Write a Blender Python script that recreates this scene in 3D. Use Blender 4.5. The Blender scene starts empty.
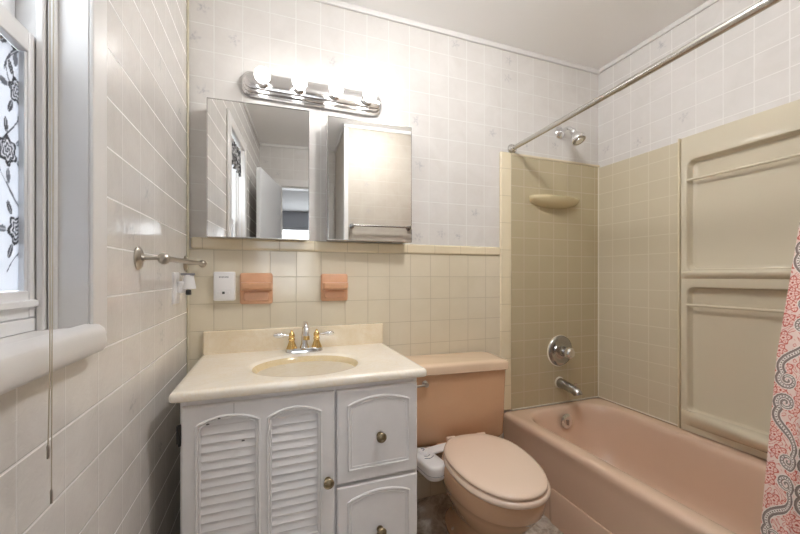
import bpy, bmesh, math, random
import numpy as np
from mathutils import Vector, Matrix
random.seed(7)
PI = math.pi
H = 1.14            # camera height
YB = 1.68           # back wall
XL, XR = -0.32, 1.95
YF = -0.53          # wall with the door
YP = 0.165          # partition at the foot of the tub
XP = 0.515
CEIL = 2.44
scene = bpy.context.scene
col = scene.collection

# ------------------------------------------------------------------ node helpers
class NT:
    def __init__(s, name):
        s.m = bpy.data.materials.new(name); s.m.use_nodes = True
        s.t = s.m.node_tree; s.n = s.t.nodes; s.l = s.t.links
        s.b = s.n['Principled BSDF']; s.out = s.n['Material Output']
    def put(s, inp, v):
        if isinstance(v, bpy.types.NodeSocket): s.l.new(v, inp)
        elif isinstance(v, tuple) and len(v) == 3 and inp.type == 'RGBA': inp.default_value = (*v, 1)
        else: inp.default_value = v
    def math(s, op, a, b=0.0, c=None):
        n = s.n.new('ShaderNodeMath'); n.operation = op
        s.put(n.inputs[0], a); s.put(n.inputs[1], b)
        if c is not None: s.put(n.inputs[2], c)
        return n.outputs[0]
    def coord(s):
        n = s.n.new('ShaderNodeTexCoord'); return n.outputs['Object']
    def sep(s, v):
        n = s.n.new('ShaderNodeSeparateXYZ'); s.put(n.inputs[0], v); return n.outputs
    def comb(s, x, y, z=0.0):
        n = s.n.new('ShaderNodeCombineXYZ')
        for i, v in enumerate((x, y, z)): s.put(n.inputs[i], v)
        return n.outputs[0]
    def noise(s, v, scale=5, detail=3, rough=0.5, dist=0.0):
        n = s.n.new('ShaderNodeTexNoise'); s.put(n.inputs['Vector'], v)
        n.inputs['Scale'].default_value = scale; n.inputs['Detail'].default_value = detail
        n.inputs['Roughness'].default_value = rough; n.inputs['Distortion'].default_value = dist
        return n.outputs['Fac']
    def ramp(s, f, stops):
        n = s.n.new('ShaderNodeValToRGB'); s.put(n.inputs[0], f)
        e = n.color_ramp.elements
        while len(e) < len(stops): e.new(0.5)
        for k, (p, c) in enumerate(stops):
            e[k].position = p; e[k].color = (*c, 1) if isinstance(c, tuple) else (c, c, c, 1)
        return n.outputs[0]
    def mix(s, f, a, b):
        n = s.n.new('ShaderNodeMix'); n.data_type = 'RGBA'
        s.put(n.inputs[0], f); s.put(n.inputs[6], a); s.put(n.inputs[7], b)
        return n.outputs[2]
    def bump(s, h, strength=0.3, dist=0.002):
        n = s.n.new('ShaderNodeBump'); s.put(n.inputs['Height'], h)
        n.inputs['Strength'].default_value = strength; n.inputs['Distance'].default_value = dist
        s.l.new(n.outputs[0], s.b.inputs['Normal'])
    def set(s, **k):
        names = dict(color='Base Color', rough='Roughness', metal='Metallic', coat='Coat Weight', coat_rough='Coat Roughness',
                     spec='Specular IOR Level', emit='Emission Color', emit_s='Emission Strength', alpha='Alpha', trans='Transmission Weight', sss='Subsurface Weight')
        for a, v in k.items(): s.put(s.b.inputs[names[a]], v)
        return s.m

def srgb(h):
    h = h.lstrip('#'); o = []
    for i in (0, 2, 4):
        c = int(h[i:i+2], 16) / 255
        o.append(c / 12.92 if c <= 0.04045 else ((c + 0.055) / 1.055) ** 2.4)
    return tuple(o)

def plain(name, c, rough=0.4, metal=0.0, coat=0.0, mott=0.0, mscale=8, bump=0.0, bscale=60, **k):
    t = NT(name); cc = srgb(c) if isinstance(c, str) else c
    co = t.coord()
    if mott:
        f = t.noise(co, mscale, 4, 0.6)
        dk = tuple(x * (1 - mott) for x in cc); lt = tuple(min(1, x * (1 + mott * 0.6)) for x in cc)
        t.set(color=t.ramp(f, [(0.3, dk), (0.7, lt)]))
    else: t.set(color=cc)
    if bump: t.bump(t.noise(co, bscale, 3), bump, 0.001)
    t.set(rough=rough, metal=metal, coat=coat, **k)
    return t.m

def tile_mat(name, base, base2, grout, su, sv, ou, ov, axes, gw=0.0022, rough=0.15, emboss=0.0, motif=None, mscale=6, bumpd=0.002, motif_p=0.86, escale=45, bs=0.6, gsoft=1.2, ustr=1.0):
    t = NT(name); co = t.coord(); s = t.sep(co)
    ax = {'x': 0, 'y': 1, 'z': 2}
    u = t.math('DIVIDE', t.math('SUBTRACT', s[ax[axes[0]]], ou), su)
    v = t.math('DIVIDE', t.math('SUBTRACT', s[ax[axes[1]]], ov), sv)
    def edge(q, sz):
        f = t.math('FRACT', q); d = t.math('MINIMUM', f, t.math('SUBTRACT', 1.0, f))
        return t.math('MULTIPLY', d, sz)
    def soft(d):
        mr = t.n.new('ShaderNodeMapRange'); mr.interpolation_type = 'SMOOTHSTEP'
        t.put(mr.inputs[0], d); mr.inputs[1].default_value = gw * 0.35; mr.inputs[2].default_value = gw * gsoft
        return mr.outputs[0]
    mu = t.math('SUBTRACT', 1.0, t.math('MULTIPLY', t.math('SUBTRACT', 1.0, soft(edge(u, su))), ustr))
    mask = t.math('MINIMUM', mu, soft(edge(v, sv)))
    f = t.noise(co, mscale, 5, 0.62, 0.6)
    cell = t.comb(t.math('FLOOR', u), t.math('FLOOR', v), 0.0)
    wn = t.n.new('ShaderNodeTexWhiteNoise'); wn.noise_dimensions = '3D'; t.put(wn.inputs[0], cell)
    rnd = wn.outputs['Value']
    c = t.mix(t.ramp(f, [(0.32, 0.0), (0.7, 1.0)]), srgb(base), srgb(base2))
    c = t.mix(t.math('MULTIPLY', rnd, 0.10), c, tuple(x * 0.8 for x in srgb(base2)))
    if motif:
        rs = t.sep(wn.outputs['Color'])
        fu = t.math('MULTIPLY', t.math('SUBTRACT', t.math('FRACT', u), t.math('ADD', 0.32, t.math('MULTIPLY', rs[1], 0.36))), su)
        fv = t.math('MULTIPLY', t.math('SUBTRACT', t.math('FRACT', v), t.math('ADD', 0.32, t.math('MULTIPLY', rs[2], 0.36))), sv)
        r = t.math('SQRT', t.math('ADD', t.math('MULTIPLY', fu, fu), t.math('MULTIPLY', fv, fv)))
        ang = t.math('ARCTAN2', fv, fu)
        pet = t.math('ADD', 0.75, t.math('MULTIPLY', t.math('COSINE', t.math('MULTIPLY', ang, 5.0)), 0.3))
        R = t.math('MULTIPLY', pet, 0.034)
        fall = t.math('MAXIMUM', 0.0, t.math('SUBTRACT', 1.0, t.math('DIVIDE', r, R)))
        tex = t.ramp(t.noise(co, 90, 4, 0.7), [(0.42, 0.0), (0.62, 1.0)])
        on = t.math('GREATER_THAN', rnd, motif_p)
        mm = t.math('MULTIPLY', t.math('MULTIPLY', t.math('MINIMUM', 1.0, t.math('MULTIPLY', fall, 1.6)), on), tex)
        c = t.mix(t.math('MULTIPLY', mm, 0.5), c, srgb(motif))
    c = t.mix(mask, srgb(grout), c)
    t.set(color=c, rough=t.math('ADD', rough, t.math('MULTIPLY', t.math('SUBTRACT', 1.0, mask), 0.3)))
    hgt = mask
    if emboss:
        hgt = t.math('ADD', mask, t.math('MULTIPLY', t.noise(co, escale, 3, 0.6, 0.8), emboss))
    t.bump(hgt, bs, bumpd)
    return t.m

M = {}
M['tileboard_x'] = tile_mat('ivory embossed tileboard back', '#d0ccc8', '#d9d6d3', '#deddda', 0.111, 0.112, 0.0, 0.07, 'xz', 0.0028, 0.42, 0.7, '#8d8d98', 7, 0.0012, 0.84, 38, bs=0.35)
M['tileboard_front'] = tile_mat('dull ivory tileboard', '#b3aa9d', '#bbb3a8', '#c0b9ae', 0.111, 0.112, 0.0, 0.07, 'xz', 0.002, 0.5, 0.3, '#9a9a9f', 7, 0.0008, 0.84, 38, bs=0.2, ustr=0.5)
M['tileboard_y'] = tile_mat('ivory embossed tileboard side', '#d6d3d0', '#dedbd9', '#e2e0de', 0.111, 0.112, 0.02, 0.07, 'yz', 0.0028, 0.18, 0.7, '#8d8d98', 7, 0.0012, 0.84, 38, bs=0.35)
M['tileboard_left'] = tile_mat('marbled tileboard left', '#d3cfcb', '#e1deda', '#f6f5f3', 0.121, 0.1045, 0.02, 0.052, 'yz', 0.0026, 0.13, 0.9, '#86858c', 6, 0.0014, 0.88, 48, bs=0.5, ustr=0.45)
M['wall_tile'] = tile_mat('cream glazed ceramic tile', '#d5cbb4', '#dcd3bf', '#b9ae97', 0.1112, 0.1135, 0.0, -0.002 + 0.003, 'xz', 0.0016, 0.12, 0.0, None, 3, 0.0012)
M['trim_tile_h'] = tile_mat('cream bullnose tile', '#ddd0b2', '#e3d8bf', '#b7aa8c', 0.152, 9.0, 0.04, -3, 'xz', 0.0014, 0.12, 0, None, 3, 0.001)
M['trim_tile_v'] = tile_mat('cream bullnose tile upright', '#ddd0b2', '#e3d8bf', '#b7aa8c', 9.0, 0.152, -3, 0.07, 'xz', 0.0014, 0.12, 0, None, 3, 0.001)
M['surround_x_shaded'] = tile_mat('olive beige surround end shaded', '#b6aa8d', '#baae92', '#bbaf94', 0.108, 0.098, 1.28, 0.385, 'xz', 0.003, 0.16, 0.0, None, 3, 0.0015, bs=0.2)  # same surround as the side, darker: grazing light put into the colour
M['surround_y_lit'] = tile_mat('olive beige surround side lit', '#cbc1aa', '#cec5af', '#cfc7b2', 0.108, 0.098, 1.186, 0.385, 'yz', 0.003, 0.16, 0.0, None, 3, 0.0015, bs=0.2)  # same surround as the end, lighter: fuller light put into the colour
M['surround'] = plain('smooth olive beige acrylic', '#ccc3ae', 0.13, coat=0.3, bump=0.03, bscale=9)
M['surround_edge'] = plain('cream surround edge', '#d9cdb2', 0.3)
M['caulk'] = plain('white caulk', '#e2dccd', 0.5)
M['ceiling'] = plain('white ceiling paint', '#f0efee', 0.75)
M['white_paint'] = plain('white gloss paint', '#dcdad8', 0.32, mott=0.03, mscale=12, bump=0.05, bscale=20)
M['vinyl'] = plain('white window vinyl', '#e9e9ea', 0.3)
M['door_paint'] = plain('door paint', '#dfe1e4', 0.35)
M['corner'] = plain('aged corner strip', '#cdc5ae', 0.5, mott=0.15, mscale=30)
M['chrome'] = plain('chrome', (0.82, 0.82, 0.83), 0.08, 1.0)
M['brushed'] = plain('brushed nickel', (0.50, 0.46, 0.41), 0.28, 1.0)
M['steel'] = plain('rod steel', (0.56, 0.54, 0.51), 0.22, 1.0)
M['dark_chrome'] = plain('worn chrome', (0.45, 0.44, 0.43), 0.2, 1.0)
M['brass'] = plain('polished brass', (0.80, 0.55, 0.22), 0.16, 1.0)
M['old_brass'] = plain('antique brass', (0.30, 0.24, 0.15), 0.38, 1.0, mott=0.3, mscale=90)
M['black_metal'] = plain('black hinge', '#2a2623', 0.5)
M['mirror'] = plain('mirror', (0.86, 0.86, 0.85), 0.0, 1.0)
M['lamp_chrome'] = plain('lamp chrome', (0.72, 0.71, 0.71), 0.14, 1.0)
M['vanity'] = plain('grey white vanity paint', '#e6e4e4', 0.42, mott=0.035, mscale=14, bump=0.08, bscale=45)
M['dark_gap'] = plain('dark grey seam and chips', '#6a6664', 0.8)  # tone of the door's board joint and the paint chips
M['white_plastic'] = plain('white plastic', '#e6e5e6', 0.3)
M['grey_plastic'] = plain('grey plastic', '#8f8f96', 0.4)
M['dark_plastic'] = plain('dark plastic', '#33363a', 0.4)
M['blue_mark'] = plain('slate blue mark', '#69737f', 0.5)
M['peach'] = plain('peach glazed ceramic', '#cba584', 0.14, coat=0.3, mott=0.03, mscale=5)
M['peach_wall'] = plain('salmon ceramic fitting', '#d6a684', 0.28, mott=0.07, mscale=22)
M['peach_tub'] = plain('peach tub enamel', '#d8bca6', 0.12, coat=0.4, mott=0.02, mscale=3)
M['seat'] = plain('pale peach seat', '#e2ccb9', 0.2, coat=0.2)
M['tank_lid'] = plain('pale peach lid', '#ddc4a9', 0.16, coat=0.3)
M['porcelain_cream'] = plain('cream holder ceramic', '#d3c7a3', 0.18)
M['cord'] = plain('beige cord', '#c9beac', 0.8)
M['hose'] = plain('braided hose', '#77716b', 0.4, 0.6)
M['hall_wall'] = plain('hall wall paint', '#c9cbd0', 0.8)
M['hall_floor'] = plain('hall floor', '#8a6f55', 0.5, mott=0.15)
M['wood_edge'] = plain('brown wood', '#7c6a52', 0.6, mott=0.2, mscale=30)

def marble(name, a, b, c, rough, scale, co_stretch=1.0):
    t = NT(name); co = t.coord()
    f = t.noise(co, scale, 6, 0.62, 1.8)
    g = t.noise(co, scale * 2.6, 4, 0.6, 2.4)
    k = t.mix(t.ramp(f, [(0.3, 0.0), (0.68, 1.0)]), srgb(a), srgb(b))
    vein = t.ramp(g, [(0.46, 0.0), (0.5, 1.0), (0.54, 0.0)])
    k = t.mix(t.math('MULTIPLY', vein, 0.35), k, srgb(c))
    t.set(color=k, rough=rough, coat=0.2)
    return t.m
M['counter'] = marble('cream cultured marble', '#f4ecdc', '#f8f2e8', '#ecdcbe', 0.16, 5)
M['splash'] = marble('cream cultured marble splash', '#dfcfb2', '#e8dcc6', '#dbc49c', 0.16, 7)
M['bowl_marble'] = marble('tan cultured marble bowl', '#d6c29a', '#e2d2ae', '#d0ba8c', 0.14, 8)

def floor_mat():
    t = NT('greige marble floor'); co = t.coord()
    f = t.noise(co, 7, 7, 0.7, 2.2)
    g = t.noise(co, 26, 5, 0.6, 1.0)
    k = t.ramp(f, [(0.3, srgb('#77685a')), (0.48, srgb('#a89c8e')), (0.62, srgb('#cfc8bf')), (0.8, srgb('#b4a99c'))])
    k = t.mix(t.ramp(g, [(0.4, 0.0), (0.7, 0.4)]), k, srgb('#ded8d1'))
    t.set(color=k, rough=0.3); return t.m
M['floor'] = floor_mat()

def bulb_mat():
    t = NT('lit frosted bulb'); t.set(color=(1, 1, 1), emit=(1.0, 0.98, 0.96), emit_s=BULB); return t.m
BULB = 5.0
M['bulb'] = bulb_mat()
def fill_dome_mat():
    t = NT('lit frosted dome'); t.set(color=(0.9, 0.9, 0.9), emit=(1.0, 1.0, 0.995), emit_s=34.0); return t.m
M['fill_dome'] = fill_dome_mat()  # glow of the added, unseen fill lamp

def glass_mat():
    t = NT('clear window glass')
    tr = t.n.new('ShaderNodeBsdfTransparent'); gl = t.n.new('ShaderNodeBsdfGlossy'); gl.inputs['Roughness'].default_value = 0.02
    mx = t.n.new('ShaderNodeMixShader'); fr = t.n.new('ShaderNodeFresnel'); fr.inputs[0].default_value = 1.35
    ge = t.n.new('ShaderNodeNewGeometry'); fm = t.math('MULTIPLY', fr.outputs[0], t.math('SUBTRACT', 1.0, ge.outputs['Backfacing']))
    t.l.new(fm, mx.inputs[0]); t.l.new(tr.outputs[0], mx.inputs[1]); t.l.new(gl.outputs[0], mx.inputs[2])
    t.l.new(mx.outputs[0], t.out.inputs[0]); return t.m
M['glass'] = glass_mat()

def cloth_mat(name, attr, transl=0.0, rough=0.8):
    t = NT(name); a = t.n.new('ShaderNodeAttribute'); a.attribute_name = attr
    t.set(color=a.outputs['Color'], rough=rough, spec=0.15)
    if transl:
        tl = t.n.new('ShaderNodeBsdfTranslucent'); t.l.new(a.outputs['Color'], tl.inputs[0])
        mx = t.n.new('ShaderNodeMixShader'); mx.inputs[0].default_value = transl
        t.l.new(t.b.outputs[0], mx.inputs[1]); t.l.new(tl.outputs[0], mx.inputs[2]); t.l.new(mx.outputs[0], t.out.inputs[0])
    return t.m
M['curtain'] = cloth_mat('paisley shower curtain cloth', 'paint', 0.1)
M['toile'] = cloth_mat('rose print window cloth', 'paint', 0.45)
def valance_mat():
    t = NT('charcoal floral valance'); co = t.coord()
    f = t.noise(co, 30, 4, 0.6, 1.0)
    t.set(color=t.ramp(f, [(0.45, srgb('#3a393b')), (0.6, srgb('#b9b8b9'))]), rough=0.9); return t.m
M['valance'] = valance_mat()

# ------------------------------------------------------------------ mesh helpers
def finish(bm, name, mat, parent=None, local=False, smooth=True, angle=40, bevel=0.0, seg=2, subsurf=0, recalc=True):
    if recalc: bmesh.ops.recalc_face_normals(bm, faces=bm.faces)
    me = bpy.data.meshes.new(name); 
    o = bpy.data.objects.new(name, me); col.objects.link(o)
    if parent is not None:
        o.parent = parent
        if not local:
            off = Vector((0, 0, 0)); p = parent
            while p is not None: off += p.location; p = p.parent
            bmesh.ops.translate(bm, verts=bm.verts, vec=-off)
    bm.to_mesh(me); bm.free()
    mats = mat if isinstance(mat, (list, tuple)) else [mat]
    for m in mats: me.materials.append(m)
    if smooth:
        for p in me.polygons: p.use_smooth = True
        try: me.set_sharp_from_angle(angle=math.radians(angle))
        except Exception: pass
    if bevel:
        b = o.modifiers.new('bevel', 'BEVEL'); b.width = bevel; b.segments = seg; b.limit_method = 'ANGLE'; b.angle_limit = math.radians(35)
        b.harden_normals = False
    if subsurf:
        s = o.modifiers.new('sub', 'SUBSURF'); s.levels = subsurf; s.render_levels = subsurf
    return o

def root(name, label, cat, loc, rz=0, group=None):
    o = bpy.data.objects.new(name, None); o.empty_display_size = 0.05; col.objects.link(o)
    o.location = loc; o.rotation_euler = (0, 0, rz); o['label'] = label; o['category'] = cat
    if group: o['group'] = group
    return o
def sroot(name, loc=(0, 0, 0)):
    o = bpy.data.objects.new(name, None); col.objects.link(o); o.location = loc; o['kind'] = 'structure'; return o
def tag(o, label, cat, group=None):
    o['label'] = label; o['category'] = cat
    if group: o['group'] = group
    # put origin at base centre
    if o.type == 'MESH' and o.parent is None:
        vs = [v.co for v in o.data.vertices]
        c = Vector(((min(v.x for v in vs) + max(v.x for v in vs)) / 2, (min(v.y for v in vs) + max(v.y for v in vs)) / 2, min(v.z for v in vs)))
        o.data.transform(Matrix.Translation(-c)); o.location = c
    return o
def struct(o): o['kind'] = 'structure'; return o

def add_box(bm, x0, x1, y0, y1, z0, z1, mi=0):
    vs = [bm.verts.new(p) for p in ((x0,y0,z0),(x1,y0,z0),(x1,y1,z0),(x0,y1,z0),(x0,y0,z1),(x1,y0,z1),(x1,y1,z1),(x0,y1,z1))]
    for f in ((0,3,2,1),(4,5,6,7),(0,1,5,4),(1,2,6,5),(2,3,7,6),(3,0,4,7)):
        bm.faces.new([vs[i] for i in f]).material_index = mi
    return vs
def box(name, x0, x1, y0, y1, z0, z1, mat, parent=None, bevel=0.0, seg=2, local=False):
    bm = bmesh.new(); add_box(bm, x0, x1, y0, y1, z0, z1)
    return finish(bm, name, mat, parent, local, bevel=bevel, seg=seg)

def frame_for(t):
    t = t.normalized(); a = Vector((0, 0, 1)) if abs(t.z) < 0.9 else Vector((1, 0, 0))
    u = t.cross(a).normalized(); return u, t.cross(u).normalized()
def add_tube(bm, pts, rad, n=16, closed=False, caps=True, squash=None):
    pts = [Vector(p) for p in pts]; N = len(pts)
    rads = rad if isinstance(rad, (list, tuple)) else [rad] * N
    rings = []; u = None
    for i, p in enumerate(pts):
        if closed: t = pts[(i + 1) % N] - pts[i - 1]
        else: t = pts[min(i + 1, N - 1)] - pts[max(i - 1, 0)]
        if u is None: u, v = frame_for(t)
        else:
            t.normalize(); u = (u - t * u.dot(t)).normalized(); v = t.cross(u).normalized()
        rings.append([bm.verts.new(p + (u * math.cos(2*PI*k/n) + v * math.sin(2*PI*k/n)) * rads[i]) for k in range(n)])
    for i in range(N if closed else N - 1):
        a, b = rings[i], rings[(i + 1) % N]
        for k in range(n): bm.faces.new((a[k], a[(k+1) % n], b[(k+1) % n], b[k]))
    if not closed and caps:
        bm.faces.new(rings[0][::-1]); bm.faces.new(rings[-1])
def tube(name, pts, rad, mat, parent=None, n=16, closed=False, local=False):
    bm = bmesh.new(); add_tube(bm, pts, rad, n, closed); return finish(bm, name, mat, parent, local)
def curve_pts(P, n=8):
    P = [Vector(p) for p in P]; out = []
    for i in range(len(P) - 1):
        p0 = P[max(i-1, 0)]; p1 = P[i]; p2 = P[i+1]; p3 = P[min(i+2, len(P)-1)]
        for k in range(n):
            t = k / n
            out.append(0.5 * ((2*p1) + (p2-p0)*t + (2*p0-5*p1+4*p2-p3)*t*t + (3*p1-p0-3*p2+p3)*t**3))
    out.append(P[-1]); return out
def add_lathe(bm, prof, org, axis=(0, 0, 1), n=32, sx=1.0):
    """prof: list of (radius, distance along axis)"""
    org = Vector(org); ax = Vector(axis).normalized(); u, v = frame_for(ax); rings = []
    for r, d in prof:
        c = org + ax * d
        if r < 1e-5: rings.append([bm.verts.new(c)])
        else: rings.append([bm.verts.new(c + (u * math.cos(2*PI*k/n) * sx + v * math.sin(2*PI*k/n)) * r) for k in range(n)])
    for a, b in zip(rings, rings[1:]):
        for k in range(n):
            k2 = (k + 1) % n
            if len(a) == 1 and len(b) > 1: bm.faces.new((a[0], b[k2], b[k]))
            elif len(b) == 1 and len(a) > 1: bm.faces.new((a[k], a[k2], b[0]))
            elif len(a) > 1: bm.faces.new((a[k], a[k2], b[k2], b[k]))
    for rg in (rings[0], rings[-1]):
        if len(rg) > 1: bm.faces.new(rg)
def lathe(name, prof, org, axis, mat, parent=None, n=32, local=False, angle=40):
    bm = bmesh.new(); add_lathe(bm, prof, org, axis, n); return finish(bm, name, mat, parent, local, angle=angle)
def add_loft(bm, rings, cap0=True, cap1=True, mi=0):
    R = [[bm.verts.new(p) for p in r] for r in rings]; n = len(R[0])
    for a, b in zip(R, R[1:]):
        for k in range(n): bm.faces.new((a[k], a[(k+1) % n], b[(k+1) % n], b[k])).material_index = mi
    if cap0: bm.faces.new(R[0][::-1]).material_index = mi
    if cap1: bm.faces.new(R[-1]).material_index = mi
    return R
def rrect(x0, x1, y0, y1, r, z, n=8, axes='xy', m=0):
    """rounded rectangle, same vertex count for every call with the same n, m (m points inside each side)"""
    out = []; r = max(min(r, (x1-x0)/2 - 1e-4, (y1-y0)/2 - 1e-4), 1e-4)
    cs = ((x1-r, y1-r, 0), (x0+r, y1-r, 90), (x0+r, y0+r, 180), (x1-r, y0+r, 270))
    for ci, (cx, cy, a0) in enumerate(cs):
        for k in range(n + 1):
            a = math.radians(a0 + 90 * k / n); out.append((cx + r*math.cos(a), cy + r*math.sin(a)))
        if m:
            nx, ny, na = cs[(ci+1) % 4]; a = math.radians(na)
            q = (nx + r*math.cos(a), ny + r*math.sin(a)); p = out[-1]
            for j in range(1, m + 1): out.append((p[0] + (q[0]-p[0])*j/(m+1), p[1] + (q[1]-p[1])*j/(m+1)))
    if axes == 'xy': return [(a, b, z) for a, b in out]
    if axes == 'yz': return [(z, a, b) for a, b in out]
    if axes == 'xz': return [(a, z, b) for a, b in out]
def fill_holes(bm, loops, mi=0):
    """planar face bounded by loops of existing verts"""
    es = []
    for lp in loops:
        for i in range(len(lp)):
            a, b = lp[i], lp[(i+1) % len(lp)]
            e = bm.edges.get((a, b)) or bm.edges.new((a, b)); es.append(e)
    r = bmesh.ops.triangle_fill(bm, use_beauty=True, use_dissolve=False, edges=es)
    for g in r['geom']:
        if isinstance(g, bmesh.types.BMFace): g.material_index = mi

# ================================================================== THE ROOM
bm = bmesh.new(); add_box(bm, XL - 0.14, XR + 0.12, YF - 0.1, YB + 0.12, -0.08, 0.0)
struct(finish(bm, 'floor', M['floor']))
bm = bmesh.new(); add_box(bm, XL - 0.14, XR + 0.12, YF - 0.1, YB + 0.12, CEIL, CEIL + 0.08)
struct(finish(bm, 'ceiling', M['ceiling']))
# back wall: tileboard above, ceramic tile in front below
bm = bmesh.new(); add_box(bm, XL - 0.14, XR + 0.12, YB, YB + 0.12, 0, CEIL)
add_box(bm, XL, 1.22, YB - 0.010, YB, 0, H + 0.113, 1)
struct(finish(bm, 'wall_back', [M['tileboard_x'], M['wall_tile']]))
# right wall
bm = bmesh.new(); add_box(bm, XR, XR + 0.12, YP - 0.02, YB, 0, CEIL)
struct(finish(bm, 'wall_right', M['tileboard_y']))
# left wall with window opening
WY0, WY1, WZ0, WZ1 = 0.33, 0.807, H - 0.10, H + 0.93
bm = bmesh.new()
add_box(bm, XL - 0.14, XL, YF, WY0, 0, CEIL); add_box(bm, XL - 0.14, XL, WY1, YB, 0, CEIL)
add_box(bm, XL - 0.14, XL, WY0, WY1, 0, WZ0); add_box(bm, XL - 0.14, XL, WY0, WY1, WZ1, CEIL)
struct(finish(bm, 'wall_left', M['tileboard_left']))
# front wall with the doorway, partition at the tub's foot
DX0, DX1, DZ = -0.125, 0.44, 2.03
bm = bmesh.new()
add_box(bm, XL - 0.14, DX0, YF - 0.1, YF, 0, CEIL); add_box(bm, DX1, XP + 0.3, YF - 0.1, YF, 0, CEIL); add_box(bm, DX0, DX1, YF - 0.1, YF, DZ, CEIL)
struct(finish(bm, 'wall_front', M['tileboard_x']))
bm = bmesh.new(); add_box(bm, XP, XR + 0.12, YP - 0.10, YP, 0, CEIL)
add_box(bm, XP, XP + 0.10, YF, YP - 0.10, 0, CEIL)
struct(finish(bm, 'wall_partition', [M['tileboard_front']]))
# ceiling cove strips
def strip(name, pts, r, mat): 
    return struct(tube(name, pts, r, mat, n=10))
bm = bmesh.new(); add_box(bm, XL, XR, YB - 0.012, YB, CEIL - 0.028, CEIL)
struct(finish(bm, 'trim_1', M['white_paint'], bevel=0.005))
bm = bmesh.new(); add_box(bm, XR - 0.012, XR, YP, YB - 0.012, CEIL - 0.028, CEIL)
struct(finish(bm, 'trim_2', M['white_paint'], bevel=0.005))
bm = bmesh.new(); add_box(bm, XL, XL + 0.012, YF, YB - 0.012, CEIL - 0.028, CEIL)
struct(finish(bm, 'trim_3', M['white_paint'], bevel=0.005))
bm = bmesh.new(); add_box(bm, XL + 0.012, XP, YF, YF + 0.012, CEIL - 0.028, CEIL); add_box(bm, XP - 0.012, XP, YF + 0.012, YP, CEIL - 0.028, CEIL)
add_box(bm, XP - 0.012, XR - 0.012, YP, YP + 0.014, CEIL - 0.028, CEIL)
struct(finish(bm, 'trim_4', M['white_paint'], bevel=0.004))
bm = bmesh.new(); add_box(bm, XP - 0.006, XP + 0.03, YP - 0.03, YP + 0.006, 0, CEIL - 0.028)
struct(finish(bm, 'trim_5', M['white_paint'], bevel=0.004))
# aged corner strip between left and back walls
bm = bmesh.new(); add_box(bm, XL, XL + 0.008, YB - 0.022, YB - 0.010, 0, CEIL - 0.03)
struct(finish(bm, 'trim_6', M['corner'], bevel=0.004))
# bullnose above the tile, turning up beside the surround
bm = bmesh.new(); add_box(bm, XL + 0.014, 1.205, YB - 0.018, YB, H + 0.113, H + 0.161)
struct(finish(bm, 'trim_7', M['trim_tile_h'], bevel=0.009, seg=4))
bm = bmesh.new(); add_box(bm, 1.205, 1.28, YB - 0.018, YB, 0.385, H + 0.697)
struct(finish(bm, 'trim_8', M['trim_tile_v'], bevel=0.009, seg=4))
bm = bmesh.new(); add_box(bm, 1.28, XR - 0.001, YB - 0.016, YB, H + 0.683, H + 0.697)
struct(finish(bm, 'trim_9', M['surround_edge'], bevel=0.004))

# ================================================================== WINDOW (structure)
w = sroot('window_1', (XL, 0.57, WZ0))
# casing
bm = bmesh.new(); XC = XL + 0.012
add_box(bm, XL, XC, WY1, 0.878, WZ0 - 0.02, WZ1 + 0.07)
add_box(bm, XL, XC, WY0 - 0.071, WY0, WZ0 - 0.02, WZ1 + 0.07)
add_box(bm, XL, XC, WY0, WY1, WZ1, WZ1 + 0.07)
finish(bm, 'window_casing', M['white_paint'], w, bevel=0.011, seg=4)
bm = bmesh.new()   # inner bead of the casing
add_tube(bm, [(XC - 0.001, WY1 + 0.003, WZ0), (XC - 0.001, WY1 + 0.003, WZ1)], 0.004, 8)
add_tube(bm, [(XC - 0.001, WY0 - 0.003, WZ0), (XC - 0.001, WY0 - 0.003, WZ1)], 0.004, 8)
finish(bm, 'casing_bead', M['white_paint'], w)
bm = bmesh.new()   # reveal boards lining the opening
add_box(bm, XL - 0.139, XL + 0.008, WY1 - 0.002, WY1 + 0.0, WZ0, WZ1)
add_box(bm, XL - 0.139, XL + 0.008, WY0, WY0 + 0.002, WZ0, WZ1)
add_box(bm, XL - 0.139, XL + 0.008, WY0, WY1, WZ1 - 0.002, WZ1)
finish(bm, 'window_reveal', M['white_paint'], w)
bm = bmesh.new()   # stop beads
for (xa, xb, t) in ((-0.366, -0.355, 0.012), (-0.378, -0.368, 0.020)):
    add_box(bm, xa, xb, WY1 - t, WY1 - 0.002, WZ0, WZ1 - 0.002); add_box(bm, xa, xb, WY0 + 0.002, WY0 + t, WZ0, WZ1 - 0.002); add_box(bm, xa, xb, WY0 + t, WY1 - t, WZ1 - t, WZ1 - 0.002)
finish(bm, 'stop_bead', M['white_paint'], w, bevel=0.002)
# stool with a full round nose
prof = [(-0.43, -0.10), (-0.352, -0.094), (-0.315, -0.087), (-0.300, -0.090), (-0.292, -0.097), (-0.289, -0.107), (-0.288, -0.120), (-0.289, -0.132), (-0.293, -0.138), (-0.3195, -0.141), (-0.3195, -0.11), (-0.43, -0.11)]
bm = bmesh.new()
ringsA = [[(x, y, H + z) for x, z in prof[:]] for y in ()]
def stool_ring(y, inset): return [(x - (inset if x > -0.33 else 0) , y, H + z) for x, z in prof]
nose = [i for i, (x, z) in enumerate(prof) if -0.3196 <= x]
# inner board inside the opening
add_box(bm, -0.43, XL, WY0 + 0.002, WY1 - 0.002, H - 0.101, H - 0.094)
rg = []
pn = [(-0.3198, -0.089)] + [prof[i] for i in range(2, 10)]
for y, s in ((0.232, 0.75), (0.236, 1), (0.811, 1), (0.819, 0.93), (0.822, 0.80)):
    cz = -0.114; rg.append([(-0.3198 + (x + 0.3198) * (0.6 + 0.4*s), y, H + cz + (z - cz) * (0.55 + 0.45*s)) for x, z in pn])
add_loft(bm, rg)
finish(bm, 'window_stool', M['white_paint'], w, angle=32)
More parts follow.
